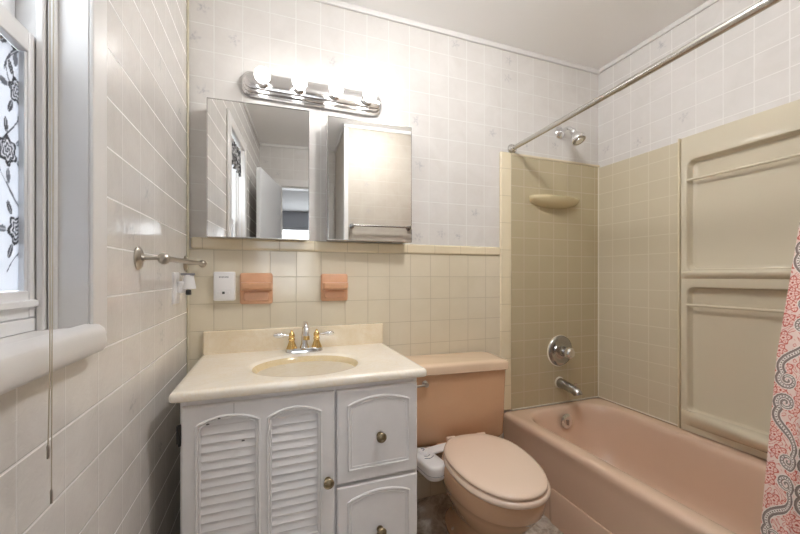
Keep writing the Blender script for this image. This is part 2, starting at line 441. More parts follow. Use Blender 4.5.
# lower sash (inside), upper sash (outside)
SY0, SY1 = WY0 + 0.022, WY1 - 0.004
def sash(name, x0, x1, z0, z1, st, rt, rb):
    bm = bmesh.new()
    outer = lambda x: [bm.verts.new((x, a, b)) for a, b in ((SY0, z0), (SY1, z0), (SY1, z1), (SY0, z1))]
    add_box(bm, x0, x1, SY0, SY0 + st, z0, z1); add_box(bm, x0, x1, SY1 - st, SY1, z0, z1)
    add_box(bm, x0 + 0.0005, x1 - 0.0005, SY0 + st, SY1 - st, z0, z0 + rb); add_box(bm, x0 + 0.0005, x1 - 0.0005, SY0 + st, SY1 - st, z1 - rt, z1)
    # glazing bevel
    b = 0.004
    add_box(bm, x0 + 0.017, x0 + 0.021, SY0 + st, SY0 + st + b, z0 + rb, z1 - rt); add_box(bm, x0 + 0.017, x0 + 0.021, SY1 - st - b, SY1 - st, z0 + rb, z1 - rt)
    o = finish(bm, name, M['vinyl'], w, bevel=0.0025)
    g = box('glass_pane', x0 + 0.0150, x0 + 0.0165, SY0 + st + 0.0005, SY1 - st - 0.0005, z0 + rb, z1 - rt, M['glass'], w)
    return o
sash('lower_sash', -0.404, -0.380, H - 0.070, H + 0.412, 0.028, 0.036, 0.045)
sash('upper_sash', -0.434, -0.412, H + 0.385, WZ1 - 0.024, 0.033, 0.036, 0.036)
bm = bmesh.new(); add_box(bm, -0.459, -0.379, WY0 + 0.002, WY1 - 0.002, H - 0.094, H - 0.071); add_box(bm, -0.384, -0.372, WY0 + 0.022, WY1 - 0.022, H - 0.052, H - 0.040)
finish(bm, 'sash_sill', M['vinyl'], w, bevel=0.002)

# ---- painted cloth helper ------------------------------------------------
def seg_dist(px, pz, poly):
    best = np.full(px.shape, 1e9); arc = np.zeros(px.shape); acc = 0.0
    for (x0, z0), (x1, z1) in zip(poly, poly[1:]):
        dx, dz = x1-x0, z1-z0; L2 = dx*dx + dz*dz + 1e-14
        t = np.clip(((px-x0)*dx + (pz-z0)*dz) / L2, 0, 1)
        d = np.hypot(px - x0 - t*dx, pz - z0 - t*dz); m = d < best
        best[m] = d[m]; arc[m] = acc + t[m]*math.sqrt(L2); acc += math.sqrt(L2)
    return best, arc
def sheet(name, S, T, pos, colour, mat, parent=None, thick=0.0):
    """S, T param arrays; pos(s,t)->xyz arrays; colour(s,t)->rgb"""
    s, t = np.meshgrid(S, T); x, y, z = pos(s, t); c = colour(s.ravel(), t.ravel())
    ns, nt = len(S), len(T)
    me = bpy.data.meshes.new(name)
    v = np.stack([x.ravel(), y.ravel(), z.ravel()], 1)
    i = np.arange(ns*nt).reshape(nt, ns)
    f = np.stack([i[:-1, :-1].ravel(), i[:-1, 1:].ravel(), i[1:, 1:].ravel(), i[1:, :-1].ravel()], 1)
    me.vertices.add(len(v)); me.vertices.foreach_set('co', v.ravel())
    me.loops.add(f.size); me.loops.foreach_set('vertex_index', f.ravel().astype(np.int32))
    me.polygons.add(len(f)); me.polygons.foreach_set('loop_start', np.arange(0, f.size, 4, dtype=np.int32)); me.polygons.foreach_set('loop_total', np.full(len(f), 4, dtype=np.int32))
    me.update(calc_edges=True); me.validate()
    a = me.color_attributes.new('paint', 'FLOAT_COLOR', 'POINT')
    a.data.foreach_set('color', np.concatenate([c, np.ones((len(c), 1))], 1).ravel().astype(np.float32))
    me.materials.append(mat); me.polygons.foreach_set('use_smooth', np.ones(len(f), dtype=bool))
    o = bpy.data.objects.new(name, me); col.objects.link(o)
    if parent: o.parent = parent
    if thick:
        m = o.modifiers.new('solid', 'SOLIDIFY'); m.thickness = thick; m.offset = 0
    return o
def C(h): return np.array(srgb(h))

# rose print cloth on the lower sash
rng = np.random.RandomState(4)
def toile_colour(s, t):
    c = np.tile(C('#dcdee2'), (len(s), 1)); dk = C('#3d4047'); md = C('#74777f')
    def put(mask, colr, a=1.0): c[mask] = c[mask]*(1-a) + colr*a
    for j, (cx, cz) in enumerate([(0.06, 0.05), (0.17, 0.13), (0.28, 0.04), (0.07, 0.22), (0.20, 0.30), (0.31, 0.20), (0.40, 0.10), (0.40, 0.33), (0.09, 0.38), (0.28, 0.40), (0.375, 0.225), (0.395, 0.42)]):
        # winding stem
        ph = rng.rand()*6
        st = [(cx + 0.03*math.sin(ph + k*0.6), cz - 0.07 + k*0.016) for k in range(10)]
        d, _ = seg_dist(s, t, st); put(d < 0.0012, md)
        R = 0.017 + 0.006*rng.rand(); dx, dz = s-cx, t-cz; r = np.hypot(dx, dz); a = np.arctan2(dz, dx)
        lobe = R*(1 + 0.16*np.cos(6*a + ph)); q = r/lobe
        put(q < 1, md, 0.55); put((q < 1) & (q > 0.82), dk, 0.9)
        put((q < 0.8) & (np.sin(9*q*2.2 + 2*a + ph) > 0.35), dk, 0.95); put((q < 0.8) & (np.sin(9*q*2.2 + 2*a + ph) < -0.5), C('#e3e4e8'))
        for k in range(6):
            la = ph + k*1.07; lr = R*1.75; lx, lz = cx + lr*math.cos(la), cz + lr*math.sin(la)
            ux = (s-lx)*math.cos(la) + (t-lz)*math.sin(la); uz = -(s-lx)*math.sin(la) + (t-lz)*math.cos(la)
            leaf = (ux/0.012)**2 + (uz/0.0055)**2
            put(leaf < 1, dk if k % 2 else md, 0.85); put((leaf < 1) & (np.abs(uz) < 0.0007), C('#c9cbd0'))
    return c
tz0, tz1 = H - 0.024, H + 0.375
cl = sheet('cafe_curtain', np.linspace(0, 0.43, 216), np.linspace(0, tz1 - tz0, 208),
      lambda s, t: (-0.3935 + 0.0013*np.sin(s*60), WY0 + 0.0515 + s*0.9765, tz0 + t), toile_colour, M['toile'], thick=0.0008)
tag(cl, 'white sheer cloth with charcoal rose print behind the lower window pane', 'curtain')
# valance at the head of the window
bm = bmesh.new(); ny = 60
R0 = []
for k in range(ny + 1):
    y = WY0 + 0.03 + (WY1 - WY0 - 0.06) * k / ny; xx = -0.338 + 0.007 * math.sin(k * 0.9)
    R0.append([(xx, y, WZ1 - 0.02), (xx + 0.002, y, WZ1 - 0.11), (xx + 0.004, y, WZ1 - 0.20 - 0.008*math.sin(k*0.45))])
vv = [[bm.verts.new(p) for p in r] for r in R0]
for a, b in zip(vv, vv[1:]):
    for k in range(2): bm.faces.new((a[k], a[k+1], b[k+1], b[k]))
o = finish(bm, 'window_valance', M['valance']); m = o.modifiers.new('s', 'SOLIDIFY'); m.thickness = 0.002
tag(o, 'short charcoal floral valance gathered across the head of the window', 'valance')
# pull cord
r_ = root('blind_cord', 'thin beige pull cords hanging over the window sill', 'cord', (-0.279, 0.61, H - 0.31))
for k, (dy, zb, top) in enumerate(((0.0, -0.235, 0.85), (0.008, -0.30, 0.85))):
    tube('strand', [(-0.280, 0.6145 + dy, H + top), (-0.280, 0.6145 + dy, H + 0.2), (-0.2795, 0.6135 + dy * 0.6, H - 0.12), (-0.282, 0.6145 + dy, H + zb)], 0.0007, M['cord'], r_, n=6)
    lathe('tassel', [(0, -0.001), (0.0016, 0), (0.0018, 0.016), (0.0006, 0.02)], (-0.282, 0.6145 + dy, H + zb - 0.012), (0, 0, 1), M['brushed'], r_, n=10)
bm = bmesh.new(); add_tube(bm, [(-0.3, 0.61, H + 0.85), (-0.277, 0.61, H + 0.85)], 0.0025, 8); add_tube(bm, [(-0.309, 0.61, H + 0.85), (-0.300, 0.61, H + 0.85)], 0.007, 10)
# bracket sits on the head of the opening, cords fall from it
finish(bm, 'cord_hook', M['brushed'], r_)

# ================================================================== DOOR behind the camera, hall beyond
d = sroot('door_1', (DX0, YF, 0))
bm = bmesh.new()
for x0, x1, z0, z1 in ((DX0 - 0.07, DX0, 0, DZ + 0.07), (DX1, DX1 + 0.06, 0, DZ + 0.07), (DX0, DX1, DZ, DZ + 0.07)):
    add_box(bm, x0, x1, YF, YF + 0.016, z0, z1)
add_box(bm, DX0, DX0 + 0.012, YF - 0.1, YF, 0, DZ); add_box(bm, DX1 - 0.012, DX1, YF - 0.1, YF, 0, DZ); add_box(bm, DX0, DX1, YF - 0.1, YF, DZ - 0.012, DZ)
finish(bm, 'door_casing', M['white_paint'], d, bevel=0.004)
A = Vector((-0.120, YF + 0.018)); B = Vector((-0.225, 0.125)); dv = (B - A); L = dv.length; ang = math.atan2(dv.y, dv.x)
leaf = root('door_leaf', 'white bathroom door standing open against the window wall', 'door', (A.x, A.y, 0.008), ang)
box('door_slab', 0.0, L, 0.0, 0.035, 0.0, DZ - 0.02, M['door_paint'], leaf, bevel=0.002, local=True)
for sgn, y in ((1, 0.035), (-1, 0.0)):
    lathe('door_knob', [(0.026, 0), (0.026, 0.004), (0.009, 0.008), (0.009, 0.03), (0.022, 0.036), (0.027, 0.048), (0.02, 0.06), (0, 0.063)], (L - 0.06, y, 0.95), (0, sgn, 0), M['brushed'], leaf, local=True)
# hall room
HY = -4.3
bm = bmesh.new(); add_box(bm, -1.2, 2.2, HY, YF - 0.1, -0.08, 0); struct(finish(bm, 'floor_hall', M['hall_floor']))
bm = bmesh.new(); add_box(bm, -1.2, 2.2, HY, YF - 0.1, CEIL, CEIL + 0.08); struct(finish(bm, 'ceiling_hall', M['ceiling']))
hx0, hx1, hz0, hz1 = -0.55, 0.85, 0.75, 2.12
bm = bmesh.new()
add_box(bm, -1.3, hx0, HY - 0.1, HY, 0, CEIL); add_box(bm, hx1, 2.3, HY - 0.1, HY, 0, CEIL); add_box(bm, hx0, hx1, HY - 0.1, HY, 0, hz0); add_box(bm, hx0, hx1, HY - 0.1, HY, hz1, CEIL)
struct(finish(bm, 'wall_hall_far', M['hall_wall']))
bm = bmesh.new(); add_box(bm, -1.3, -1.2, HY, YF - 0.1, 0, CEIL); struct(finish(bm, 'wall_hall_left', M['hall_wall']))
bm = bmesh.new(); add_box(bm, 2.2, 2.3, HY, YF - 0.1, 0, CEIL); struct(finish(bm, 'wall_hall_right', M['hall_wall']))
bm = bmesh.new(); add_box(bm, -1.2, XL - 0.14, YF - 0.1, YF - 0.05, 0, CEIL); add_box(bm, XP + 0.3, 2.2, YF - 0.1, YF - 0.05, 0, CEIL); struct(finish(bm, 'wall_hall_near', M['hall_wall']))
w2 = sroot('window_2', (0.15, HY, hz0))
bm = bmesh.new()
for x0, x1, z0, z1 in ((hx0, hx0 + 0.05, hz0, hz1), (hx1 - 0.05, hx1, hz0, hz1), (hx0 + 0.05, hx1 - 0.05, hz0, hz0 + 0.05), (hx0 + 0.05, hx1 - 0.05, hz1 - 0.05, hz1), (hx0 + 0.05, hx1 - 0.05, 1.75, 1.80), (0.12, 0.18, hz0 + 0.05, hz1 - 0.05)):
    add_box(bm, x0, x1, HY - 0.06, HY - 0.02, z0, z1)
finish(bm, 'window_frame', M['vinyl'], w2)
box('glass_pane', hx0 + 0.05, hx1 - 0.05, HY - 0.045, HY - 0.042, hz0 + 0.05, hz1 - 0.05, M['glass'], w2)
for k, x0 in enumerate((-0.80,)):
    bm = bmesh.new(); vv = []
    for j in range(41):
        x = x0 + 0.34*j/40; y = HY + 0.06 + 0.02*math.sin(j*1.1)
        vv.append([bm.verts.new((x, y, 0.3)), bm.verts.new((x, y, 2.2))])
    for a, b in zip(vv, vv[1:]): bm.faces.new((a[0], a[1], b[1], b[0]))
    o = finish(bm, 'window_curtain', M['valance']); m = o.modifiers.new('s', 'SOLIDIFY'); m.thickness = 0.003
    tag(o, 'dark patterned curtain hanging beside the window in the room beyond the door', 'curtain')

# ================================================================== TUB
TX0, TX1, TY0, TY1, TZ = 1.224, XR - 0.004, YP + 0.004, YB - 0.012, 0.38
tub = root('bathtub', 'peach enamel bathtub built in along the right wall', 'bathtub', ((TX0+TX1)/2, (TY0+TY1)/2, 0))
bm = bmesh.new()
def tr(ix0, ix1, iy0, iy1, r, z): return rrect(TX0 + ix0, TX1 - ix1, TY0 + iy0, TY1 - iy1, r, z, 8, 'xy', 6)
rings = [tr(0.004, 0, 0, 0, 0.004, 0.0), tr(0.004, 0, 0, 0, 0.004, 0.10), tr(0.004, 0, 0, 0, 0.004, 0.30), tr(0.003, 0, 0, 0, 0.004, 0.335), tr(0.0, 0, 0, 0, 0.004, 0.350), tr(0.001, 0.0, 0, 0, 0.004, 0.364),
         tr(0.006, 0.001, 0.001, 0.001, 0.006, 0.374), tr(0.016, 0.006, 0.006, 0.006, 0.012, 0.380), tr(0.034, 0.03, 0.03, 0.018, 0.08, 0.381),
         tr(0.066, 0.078, 0.07, 0.040, 0.150, 0.3800), tr(0.072, 0.085, 0.08, 0.050, 0.155, 0.377), tr(0.079, 0.093, 0.09, 0.058, 0.155, 0.366), tr(0.083, 0.097, 0.10, 0.064, 0.155, 0.350), tr(0.086, 0.10, 0.11, 0.070, 0.155, 0.33),
         tr(0.092, 0.108, 0.16, 0.084, 0.15, 0.25), tr(0.100, 0.118, 0.22, 0.104, 0.14, 0.16), tr(0.115, 0.132, 0.27, 0.130, 0.13, 0.10), tr(0.145, 0.160, 0.31, 0.165, 0.12, 0.07), tr(0.19, 0.20, 0.36, 0.22, 0.09, 0.06)]
add_loft(bm, rings, True, True)
finish(bm, 'tub_body', M['peach_tub'], tub, angle=70)
bm = bmesh.new()
add_loft(bm, [rrect(TY0 + 0.02, 1.315, 0.0, 0.157, 0.02, TX0 + 0.006, 6, 'yz'), rrect(TY0 + 0.02, 1.315, 0.0, 0.157, 0.02, TX0 - 0.001, 6, 'yz'), rrect(TY0 + 0.024, 1.311, 0.0, 0.151, 0.018, TX0 - 0.004, 6, 'yz')])
finish(bm, 'apron_skirt', M['peach_tub'], tub, angle=60)
# caulk line
bm = bmesh.new(); add_tube(bm, [(1.285, YB - 0.013, 0.384), (XR - 0.012, YB - 0.013, 0.384)], 0.0035, 8); add_tube(bm, [(XR - 0.012, YB - 0.013, 0.384), (XR - 0.012, YP + 0.01, 0.384)], 0.0035, 8)
add_tube(bm, [(XR - 0.012, YB - 0.013, 0.384), (XR - 0.012, YB - 0.013, H + 0.683)], 0.0035, 8)
struct(finish(bm, 'trim_10', M['caulk']))
# overflow plate and drain
iy = TY1 - 0.079
ov = lathe('overflow_plate', [(0.041, 0), (0.041, 0.003), (0.035, 0.007), (0.012, 0.009), (0, 0.009)], (1.592, iy - 0.010, 0.310), (0, -1, 0.12), M['chrome'], tub)
box('overflow_lever', 1.586, 1.594, iy - 0.028, iy - 0.015, 0.292, 0.322, M['dark_chrome'], tub, bevel=0.002)
lathe('drain', [(0.03, 0), (0.03, 0.003), (0.018, 0.004), (0, 0.002)], (1.585, 1.36, 0.0605), (0, 0, 1), M['chrome'], tub)

# ================================================================== SURROUND
sx = XR - 0.010
sur = root('shower_surround', 'olive beige moulded shower surround with grid and long recessed shelves', 'shower surround', (1.6, YB, 0.385))
box('end_panel', 1.28, sx, YB - 0.012, YB, 0.385, H + 0.683, M['surround_x_shaded'], sur, bevel=0.002)
box('side_panel', sx, XR, 1.186, YB - 0.012, 0.385, H + 0.679, M['surround_y_lit'], sur, bevel=0.002)
# moulded niche panel, 25 mm proud of the wall
NX = XR - 0.040; y0, y1, z0, z1 = YP + 0.003, 1.178, 0.386, H + 0.684
bm = bmesh.new()
back = [bm.verts.new((XR, a, b)) for a, b in ((y0, z0), (y1, z0), (y1, z1), (y0, z1))]
mid = [bm.verts.new((NX + 0.014, a, b)) for a, b in ((y0, z0), (y1, z0), (y1, z1), (y0, z1))]
fr = [bm.verts.new((NX, a, b)) for a, b in ((y0, z0), (y1 - 0.006, z0), (y1 - 0.006, z1 - 0.035), (y0, z1 - 0.035))]
for a, b in ((back, mid), (mid, fr)):
    for k in range(4): bm.faces.new((a[k], a[(k+1) % 4], b[(k+1) % 4], b[k]))
bm.faces.new(back)
holes = []
for (nz0, nz1) in ((H + 0.020, H + 0.568), (H - 0.665, H - 0.048)):
    ny0, ny1 = YP + 0.08, 1.152
    prev = None
    for k, (off, dep, r) in enumerate(((0, 0, 0.035), (0.004, 0.001, 0.034), (0.007, 0.005, 0.033), (0.009, 0.014, 0.032), (0.011, 0.026, 0.031), (0.015, 0.032, 0.03), (0.026, 0.035, 0.026))):
        zz0 = nz0 + off; lp = [bm.verts.new(p) for p in rrect(ny0 + off, ny1 - off, zz0, nz1 - off, r, NX + dep, 8, 'yz')]
        if prev is None: holes.append(lp)
        else:
            for i in range(len(lp)): bm.faces.new((prev[i], prev[(i+1) % len(lp)], lp[(i+1) % len(lp)], lp[i]))
        prev = lp
    bm.faces.new(prev)
fill_holes(bm, [fr] + holes)
finish(bm, 'niche_panel', M['surround'], sur, angle=35)
def shelf(zc, bow, hgt):
    bm = bmesh.new(); R = []
    n = 40
    for i in range(n + 1):
        t = i / n; y = YP + 0.09 + (1.172 - YP - 0.09) * t
        e = min(1, min(t, 1 - t) / 0.06); e = math.sin(e * PI / 2)
        p = 0.010 + bow * math.sin(PI * t) + 0.0; p *= (0.35 + 0.65 * e)
        R.append([(NX + 0.034, y, zc + hgt*0.25), (NX - p*0.6, y, zc + hgt*0.3), (NX - p*0.95, y, zc + hgt*0.12), (NX - p, y, zc - hgt*0.1), (NX - p*0.7, y, zc - hgt*0.45), (NX, y, zc - hgt*0.9), (NX + 0.034, y, zc - hgt)])
    add_loft(bm, R); return finish(bm, 'shelf_ledge', M['surround'], sur, angle=60)
shelf(H + 0.014, 0.010, 0.030)
shelf(H - 0.672, 0.052, 0.060)
for zc in (H + 0.467, H - 0.141):
    tube('shelf_rail', [(NX + 0.004, YP + 0.085, zc), (NX + 0.004, 1.148, zc)], 0.0062, M['surround'], sur, n=12)
box('joint_strip', XR - 0.044, XR - 0.004, 1.1775, 1.1865, 0.386, H + 0.683, M['surround_edge'], sur, bevel=0.003)

# corner ceramic shelf
bm = bmesh.new(); R = []
for i in range(33):
    t = i / 32; x = 1.405 + 0.345 * t + 0.0; s = math.sin(PI * min(max(t, 0.0), 1.0)) ** 0.38 if 0 < t < 1 else 0.12
    dpt = 0.012 + 0.072 * s; top = H + 0.462; bot = top - (0.018 + 0.044 * s)
    R.append([(x, YB - 0.011, top), (x, YB - 0.012 - dpt*0.9, top), (x, YB - 0.012 - dpt, top - 0.006), (x, YB - 0.012 - dpt*0.97, top - 0.018), (x, YB - 0.012 - dpt*0.7, bot + 0.012), (x, YB - 0.012 - dpt*0.3, bot), (x, YB - 0.011, bot)])
add_loft(bm, R)
tag(finish(bm, 'soap_shelf', M['porcelain_cream'], angle=60), 'cream ceramic soap shelf on the shower end wall below the shower head', 'shelf')

# ================================================================== SHOWER FITTINGS
sh = root('wall_shower', 'chrome shower head on a bent arm above the surround', 'shower head', (1.64, YB, H + 0.86))
lathe('wall_flange', [(0.037, 0), (0.036, 0.004), (0.028, 0.012), (0.013, 0.018), (0.013, 0.02)], (1.64, YB, H + 0.862), (0, -1, 0), M['chrome'], sh)
tube('shower_arm', curve_pts([(1.64, YB - 0.01, H + 0.862), (1.64, YB - 0.06, H + 0.868), (1.637, YB - 0.085, H + 0.856), (1.634, YB - 0.108, H + 0.832)]), 0.0105, M['chrome'], sh)
lathe('spray_head', [(0.012, -0.012), (0.017, -0.006), (0.018, 0.004), (0.014, 0.010), (0.018, 0.016), (0.036, 0.045), (0.040, 0.055), (0.040, 0.068), (0.036, 0.073), (0.030, 0.070), (0.022, 0.072), (0.021, 0.076), (0, 0.076)], (1.633, YB - 0.110, H + 0.826), (0.08, -0.50, -0.86), M['chrome'], sh)
lathe('spray_face', [(0.031, 0.0), (0.031, 0.002), (0, 0.002)], Vector((1.633, YB - 0.110, H + 0.826)) + Vector((0.08, -0.50, -0.86)).normalized() * 0.0712, (0.08, -0.50, -0.86), M['dark_chrome'], sh)

va = root('shower_valve', 'round chrome shower valve with a clear knob above the tub spout', 'valve', (1.632, YB - 0.012, H - 0.447))
lathe('escutcheon', [(0.092, 0), (0.091, 0.003), (0.084, 0.010), (0.072, 0.015), (0.066, 0.013), (0.040, 0.020), (0.030, 0.026), (0.026, 0.040), (0, 0.040)], (1.632, YB - 0.012, H - 0.447), (0, -1, 0), M['dark_chrome'], va, n=48)
lathe('valve_knob', [(0.018, 0.036), (0.018, 0.05), (0.030, 0.056), (0.034, 0.066), (0.032, 0.082), (0.024, 0.090), (0.010, 0.092), (0, 0.092)], (1.632, YB - 0.012, H - 0.447), (0, -1, 0), M['chrome'], va, n=12, angle=25)
lathe('back_ring', [(0.094, 0), (0.094, 0.003), (0.085, 0.004), (0, 0.004)], (1.628, YB - 0.0115, H - 0.447), (0, -1, 0), M['caulk'], va, n=40)
sp = root('tub_spout', 'chrome tub spout below the round shower valve', 'spout', (1.625, YB - 0.012, H - 0.636))
lathe('spout_flange', [(0.034, 0), (0.034, 0.004), (0.028, 0.008), (0.02, 0.008)], (1.625, YB - 0.012, H - 0.636), (0, -1, 0), M['caulk'], sp)
tube('spout_body', curve_pts([(1.625, YB - 0.014, H - 0.636), (1.625, YB - 0.06, H - 0.640), (1.625, YB - 0.11, H - 0.648), (1.625, YB - 0.142, H - 0.656), (1.625, YB - 0.152, H - 0.672)], 5), [0.029]*5 + [0.027]*5 + [0.026]*5 + [0.025]*5 + [0.021], M['dark_chrome'], sp, n=20)
lathe('diverter_knob', [(0.004, 0), (0.004, 0.018), (0.008, 0.02), (0.008, 0.028), (0, 0.03)], (1.625, YB - 0.128, H - 0.636), (0, -0.2, 1), M['chrome'], sp, n=14)

# shower rod
rod = root('shower_rod', 'steel shower curtain rod running from the back wall over the tub', 'curtain rod', (1.292, YP, 1.86))
RZ0, RZ1 = H + 0.722, H + 0.768
tube('rod_tube', [(1.292, YB - 0.002, RZ0), (1.292, 0.9, (RZ0 + RZ1) / 2 + 0.0), (1.292, YP + 0.002, RZ1)], 0.0127, M['steel'], rod, n=20)
tube('rod_sleeve', [(1.292, 1.02, RZ0 + (RZ1-RZ0)*0.43), (1.292, YP + 0.01, RZ1)], 0.0140, M['steel'], rod, n=20)
for yy, s, z in ((YB, -1, RZ0), (YP, 1, RZ1)):
    lathe('rod_flange', [(0.028, 0), (0.028, 0.004), (0.024, 0.012), (0.018, 0.018), (0.0145, 0.028), (0.0145, 0.03)], (1.292, yy, z), (0, s, 0), M['steel'], rod)

# shower curtain ---------------------------------------------------------
cur = root('shower_curtain', 'white shower curtain with coral flowers and grey paisley scrolls bunched at the tub foot', 'shower curtain', (1.26, 0.35, 0.12))
PW, PH = 0.072, 0.385     # column pitch, vertical period
def spiral(cx, cz, a0, turns, r0, r1, sgn, n=26):
    return [(cx + (r0 + (r1-r0)*(k/n)**0.9) * math.cos(a0 + sgn*turns*2*PI*k/n), cz + (r0 + (r1-r0)*(k/n)**0.9) * math.sin(a0 + sgn*turns*2*PI*k/n)) for k in range(n+1)]
def bez(p0, p1, p2, p3, n=18):
    return [tuple((1-t)**3*np.array(p0) + 3*(1-t)**2*t*np.array(p1) + 3*(1-t)*t*t*np.array(p2) + t**3*np.array(p3)) for t in (k/n for k in range(n+1))]
def curtain_colour(s, t):
    n = len(s); c = np.tile(C('#efd9d2'), (n, 1))
    coral, dcoral, gry, lg, wht, dk = C('#cc6f66'), C('#bd5d55'), C('#958883'), C('#b5a9a5'), C('#efe7e2'), C('#74686380'[:7])
    def put(mask, colr, a=1.0): c[mask] = c[mask]*(1-a) + colr*a
    # flowers on a jittered lattice
    g = 0.036; iu, iv = np.floor(s/g), np.floor(t/g)
    best = np.full(n, 9.0); bx = np.zeros(n); bz = np.zeros(n); bh = np.zeros(n)
    for du in (-1, 0, 1):
        for dv_ in (-1, 0, 1):
            a, b = iu + du, iv + dv_
            h1 = np.modf(np.abs(np.sin(a*127.1 + b*311.7) * 43758.5))[0]; h2 = np.modf(np.abs(np.sin(a*269.5 + b*183.3) * 43758.5))[0]
            X = s - (a + 0.2 + 0.6*h1)*g; Z = t - (b + 0.2 + 0.6*h2)*g; q = np.hypot(X, Z); m = q < best
            best[m] = q[m]; bx[m] = X[m]; bz[m] = Z[m]; bh[m] = h1[m]
    an = np.arctan2(bz, bx) + bh*6
    Rr = 0.0155*(1 + 0.17*np.cos(5*an)); q = best / Rr
    put(q < 1.0, C('#f4d3ca'), 0.9); put(np.abs(q - 0.93) < 0.10, coral)
    q2 = best / (0.0088*(1 + 0.22*np.cos(5*an + PI))); put(np.abs(q2 - 0.9) < 0.14, coral, 0.9)
    put(best < 0.0026, dcoral); put((q < 0.86) & (q2 > 1.1) & (np.abs(np.sin(2.5*an)) < 0.16), coral, 0.8)
    sw = np.sin(s*230 + 2.2*np.sin(t*150)) * np.sin(t*210 + 2.2*np.sin(s*170))
    put((q > 1.12) & (sw > 0.18), coral, 0.8); put((q > 1.12) & (sw > 0.62), C('#f0d4cc'))
    # scrolls: fold onto one cell
    tt = np.mod(t, PH); tt = np.minimum(tt, PH - tt)        # mirror: 0..PH/2 between pinch rows
    col_i = np.floor(s/(2*PW)); ss = s - col_i*2*PW          # 0..2PW
    ss = np.where(ss > PW, 2*PW - ss, ss)                    # mirror
    V = (0.030, 0.028); W = (PW - 0.026, PH/2 - 0.028)
    arm = spiral(V[0], V[1], 0.3, 1.7, 0.002, 0.019, -1)
    e = arm[-1]
    e2 = spiral(W[0], W[1], 0.3 + PI, 1.7, 0.002, 0.019, -1); f = e2[-1]
    path = arm + bez(e, (e[0] - 0.030, e[1] + 0.045), (f[0] + 0.030, f[1] - 0.045), f)[1:-1] + e2[::-1]
    d, arc = seg_dist(ss, tt, path)
    Lp = sum(math.hypot(b[0]-a[0], b[1]-a[1]) for a, b in zip(path, path[1:]))
    ef = np.clip(np.minimum(arc, Lp - arc) / 0.105, 0, 1)
    w_ = 0.0019 + 0.0062*ef**1.3
    put(d < w_ + 0.0022, wht, 0.9); put(d < w_, gry); put((d < w_) & (d > w_*0.72), dk, 0.6)
    put((d < w_*0.36) & (ef > 0.25), wht); put((d < w_*0.22) & (ef > 0.4) & (np.mod(arc, 0.0062) < 0.0028), dk)
    return c
Sw = 0.92; zt, zb = H + 0.715, 0.13
YE = [(zb, 0.56), (0.42, 0.535), (H - 0.2, 0.517), (H + 0.21, 0.480), (zt, 0.43)]
_za = np.array([p[0] for p in YE]); _ya = np.array([p[1] for p in YE])
def curtain_pos(s, z):
    ye = np.interp(z, _za, _ya); ys = YP + 0.03; f = s / Sw
    amp = 0.026 * (0.55 + 0.45*np.clip((z - zb)/1.2, 0, 1)); ph = f * 2*PI*7.5 + 0.4*np.sin(z*2.2)
    xb = 1.292 + (1.170 - 1.292) * np.clip((zt - z) / (zt - 0.50), 0, 1) ** 0.9
    ramp_ = np.clip(s / 0.10, 0, 1); ramp_ = ramp_*ramp_*(3-2*ramp_)
    fs = np.where(s < 0.10, s*0.93, 0.093 + (s - 0.10) * ((ye - ys - 0.093) / (Sw - 0.10)))
    x = xb + amp * ramp_ * (np.cos(ph) - 0.25)
    y = ye - fs + 0.006 * np.sin(ph*2)*ramp_
    return x, y, z
o = sheet('curtain_cloth', np.concatenate([np.linspace(0, 0.18, 190, endpoint=False), np.linspace(0.18, Sw, 280)]), np.concatenate([np.linspace(zb, 0.38, 80, endpoint=False), np.linspace(0.38, 1.50, 1000, endpoint=False), np.linspace(1.50, zt, 120)]), curtain_pos, lambda s, t: curtain_colour(s + 0.004, t - 0.855 + PH*4 ), M['curtain'], None)
o.parent = cur; o.data.transform(Matrix.Translation(-cur.location))
for k in range(8):
    y = 0.45 - k * 0.036; tr_ = (y - YB) / (YP - YB); zc = RZ0 + (RZ1 - RZ0) * tr_
    pts = [(1.292 + 0.021*math.cos(a), y, zc - 0.006 + 0.021*math.sin(a)) for a in (2*PI*j/24 for j in range(24))]
    tube('curtain_ring', pts, 0.0014, M['white_plastic'], cur, n=8, closed=True)

# ================================================================== VANITY
VX0, VX1, VY = -0.242, 0.493, 1.172
van = root('vanity_cabinet', 'worn off-white vanity cabinet with a louvred door and two arched drawers', 'vanity', ((VX0+VX1)/2, 1.42, 0))
bm = bmesh.new(); zt_ = H - 0.3535
add_box(bm, VX0, VX0 + 0.016, VY, YB - 0.012, 0.09, zt_); add_box(bm, VX1 - 0.016, VX1, VY, YB - 0.012, 0.09, zt_)
add_box(bm, VX0 + 0.016, VX1 - 0.016, VY, VY + 0.018, 0.09, zt_); add_box(bm, VX0 + 0.016, VX1 - 0.016, YB - 0.022, YB - 0.012, 0.09, zt_)
add_box(bm, VX0 + 0.016, VX1 - 0.016, VY + 0.018, YB - 0.022, 0.09, 0.106); add_box(bm, VX0 + 0.02, VX1 - 0.02, VY + 0.06, YB - 0.02, 0, 0.0895)
finish(bm, 'cabinet_body', M['vanity'], van, bevel=0.002)
def arch_loop(x0, x1, z0, zs, rise, y, n=20, off=0.0):
    """closed loop: flat bottom, springing at zs, segmental arch"""
    x0 += off; x1 -= off; z0 += off; zs -= off
    pts = [(x0, y, z0), (x1, y, z0), (x1, y, zs)]
    for k in range(1, n):
        t = k / n; x = x1 + (x0 - x1) * t; pts.append((x, y, zs + rise * (1 - (2*t - 1)**2)))
    pts.append((x0, y, zs)); return pts
DXa, DXb, DZt, DZb = -0.236, 0.196, H - 0.374, 0.12
yf, yb = 1.150, 1.171
door = None
bm = bmesh.new()
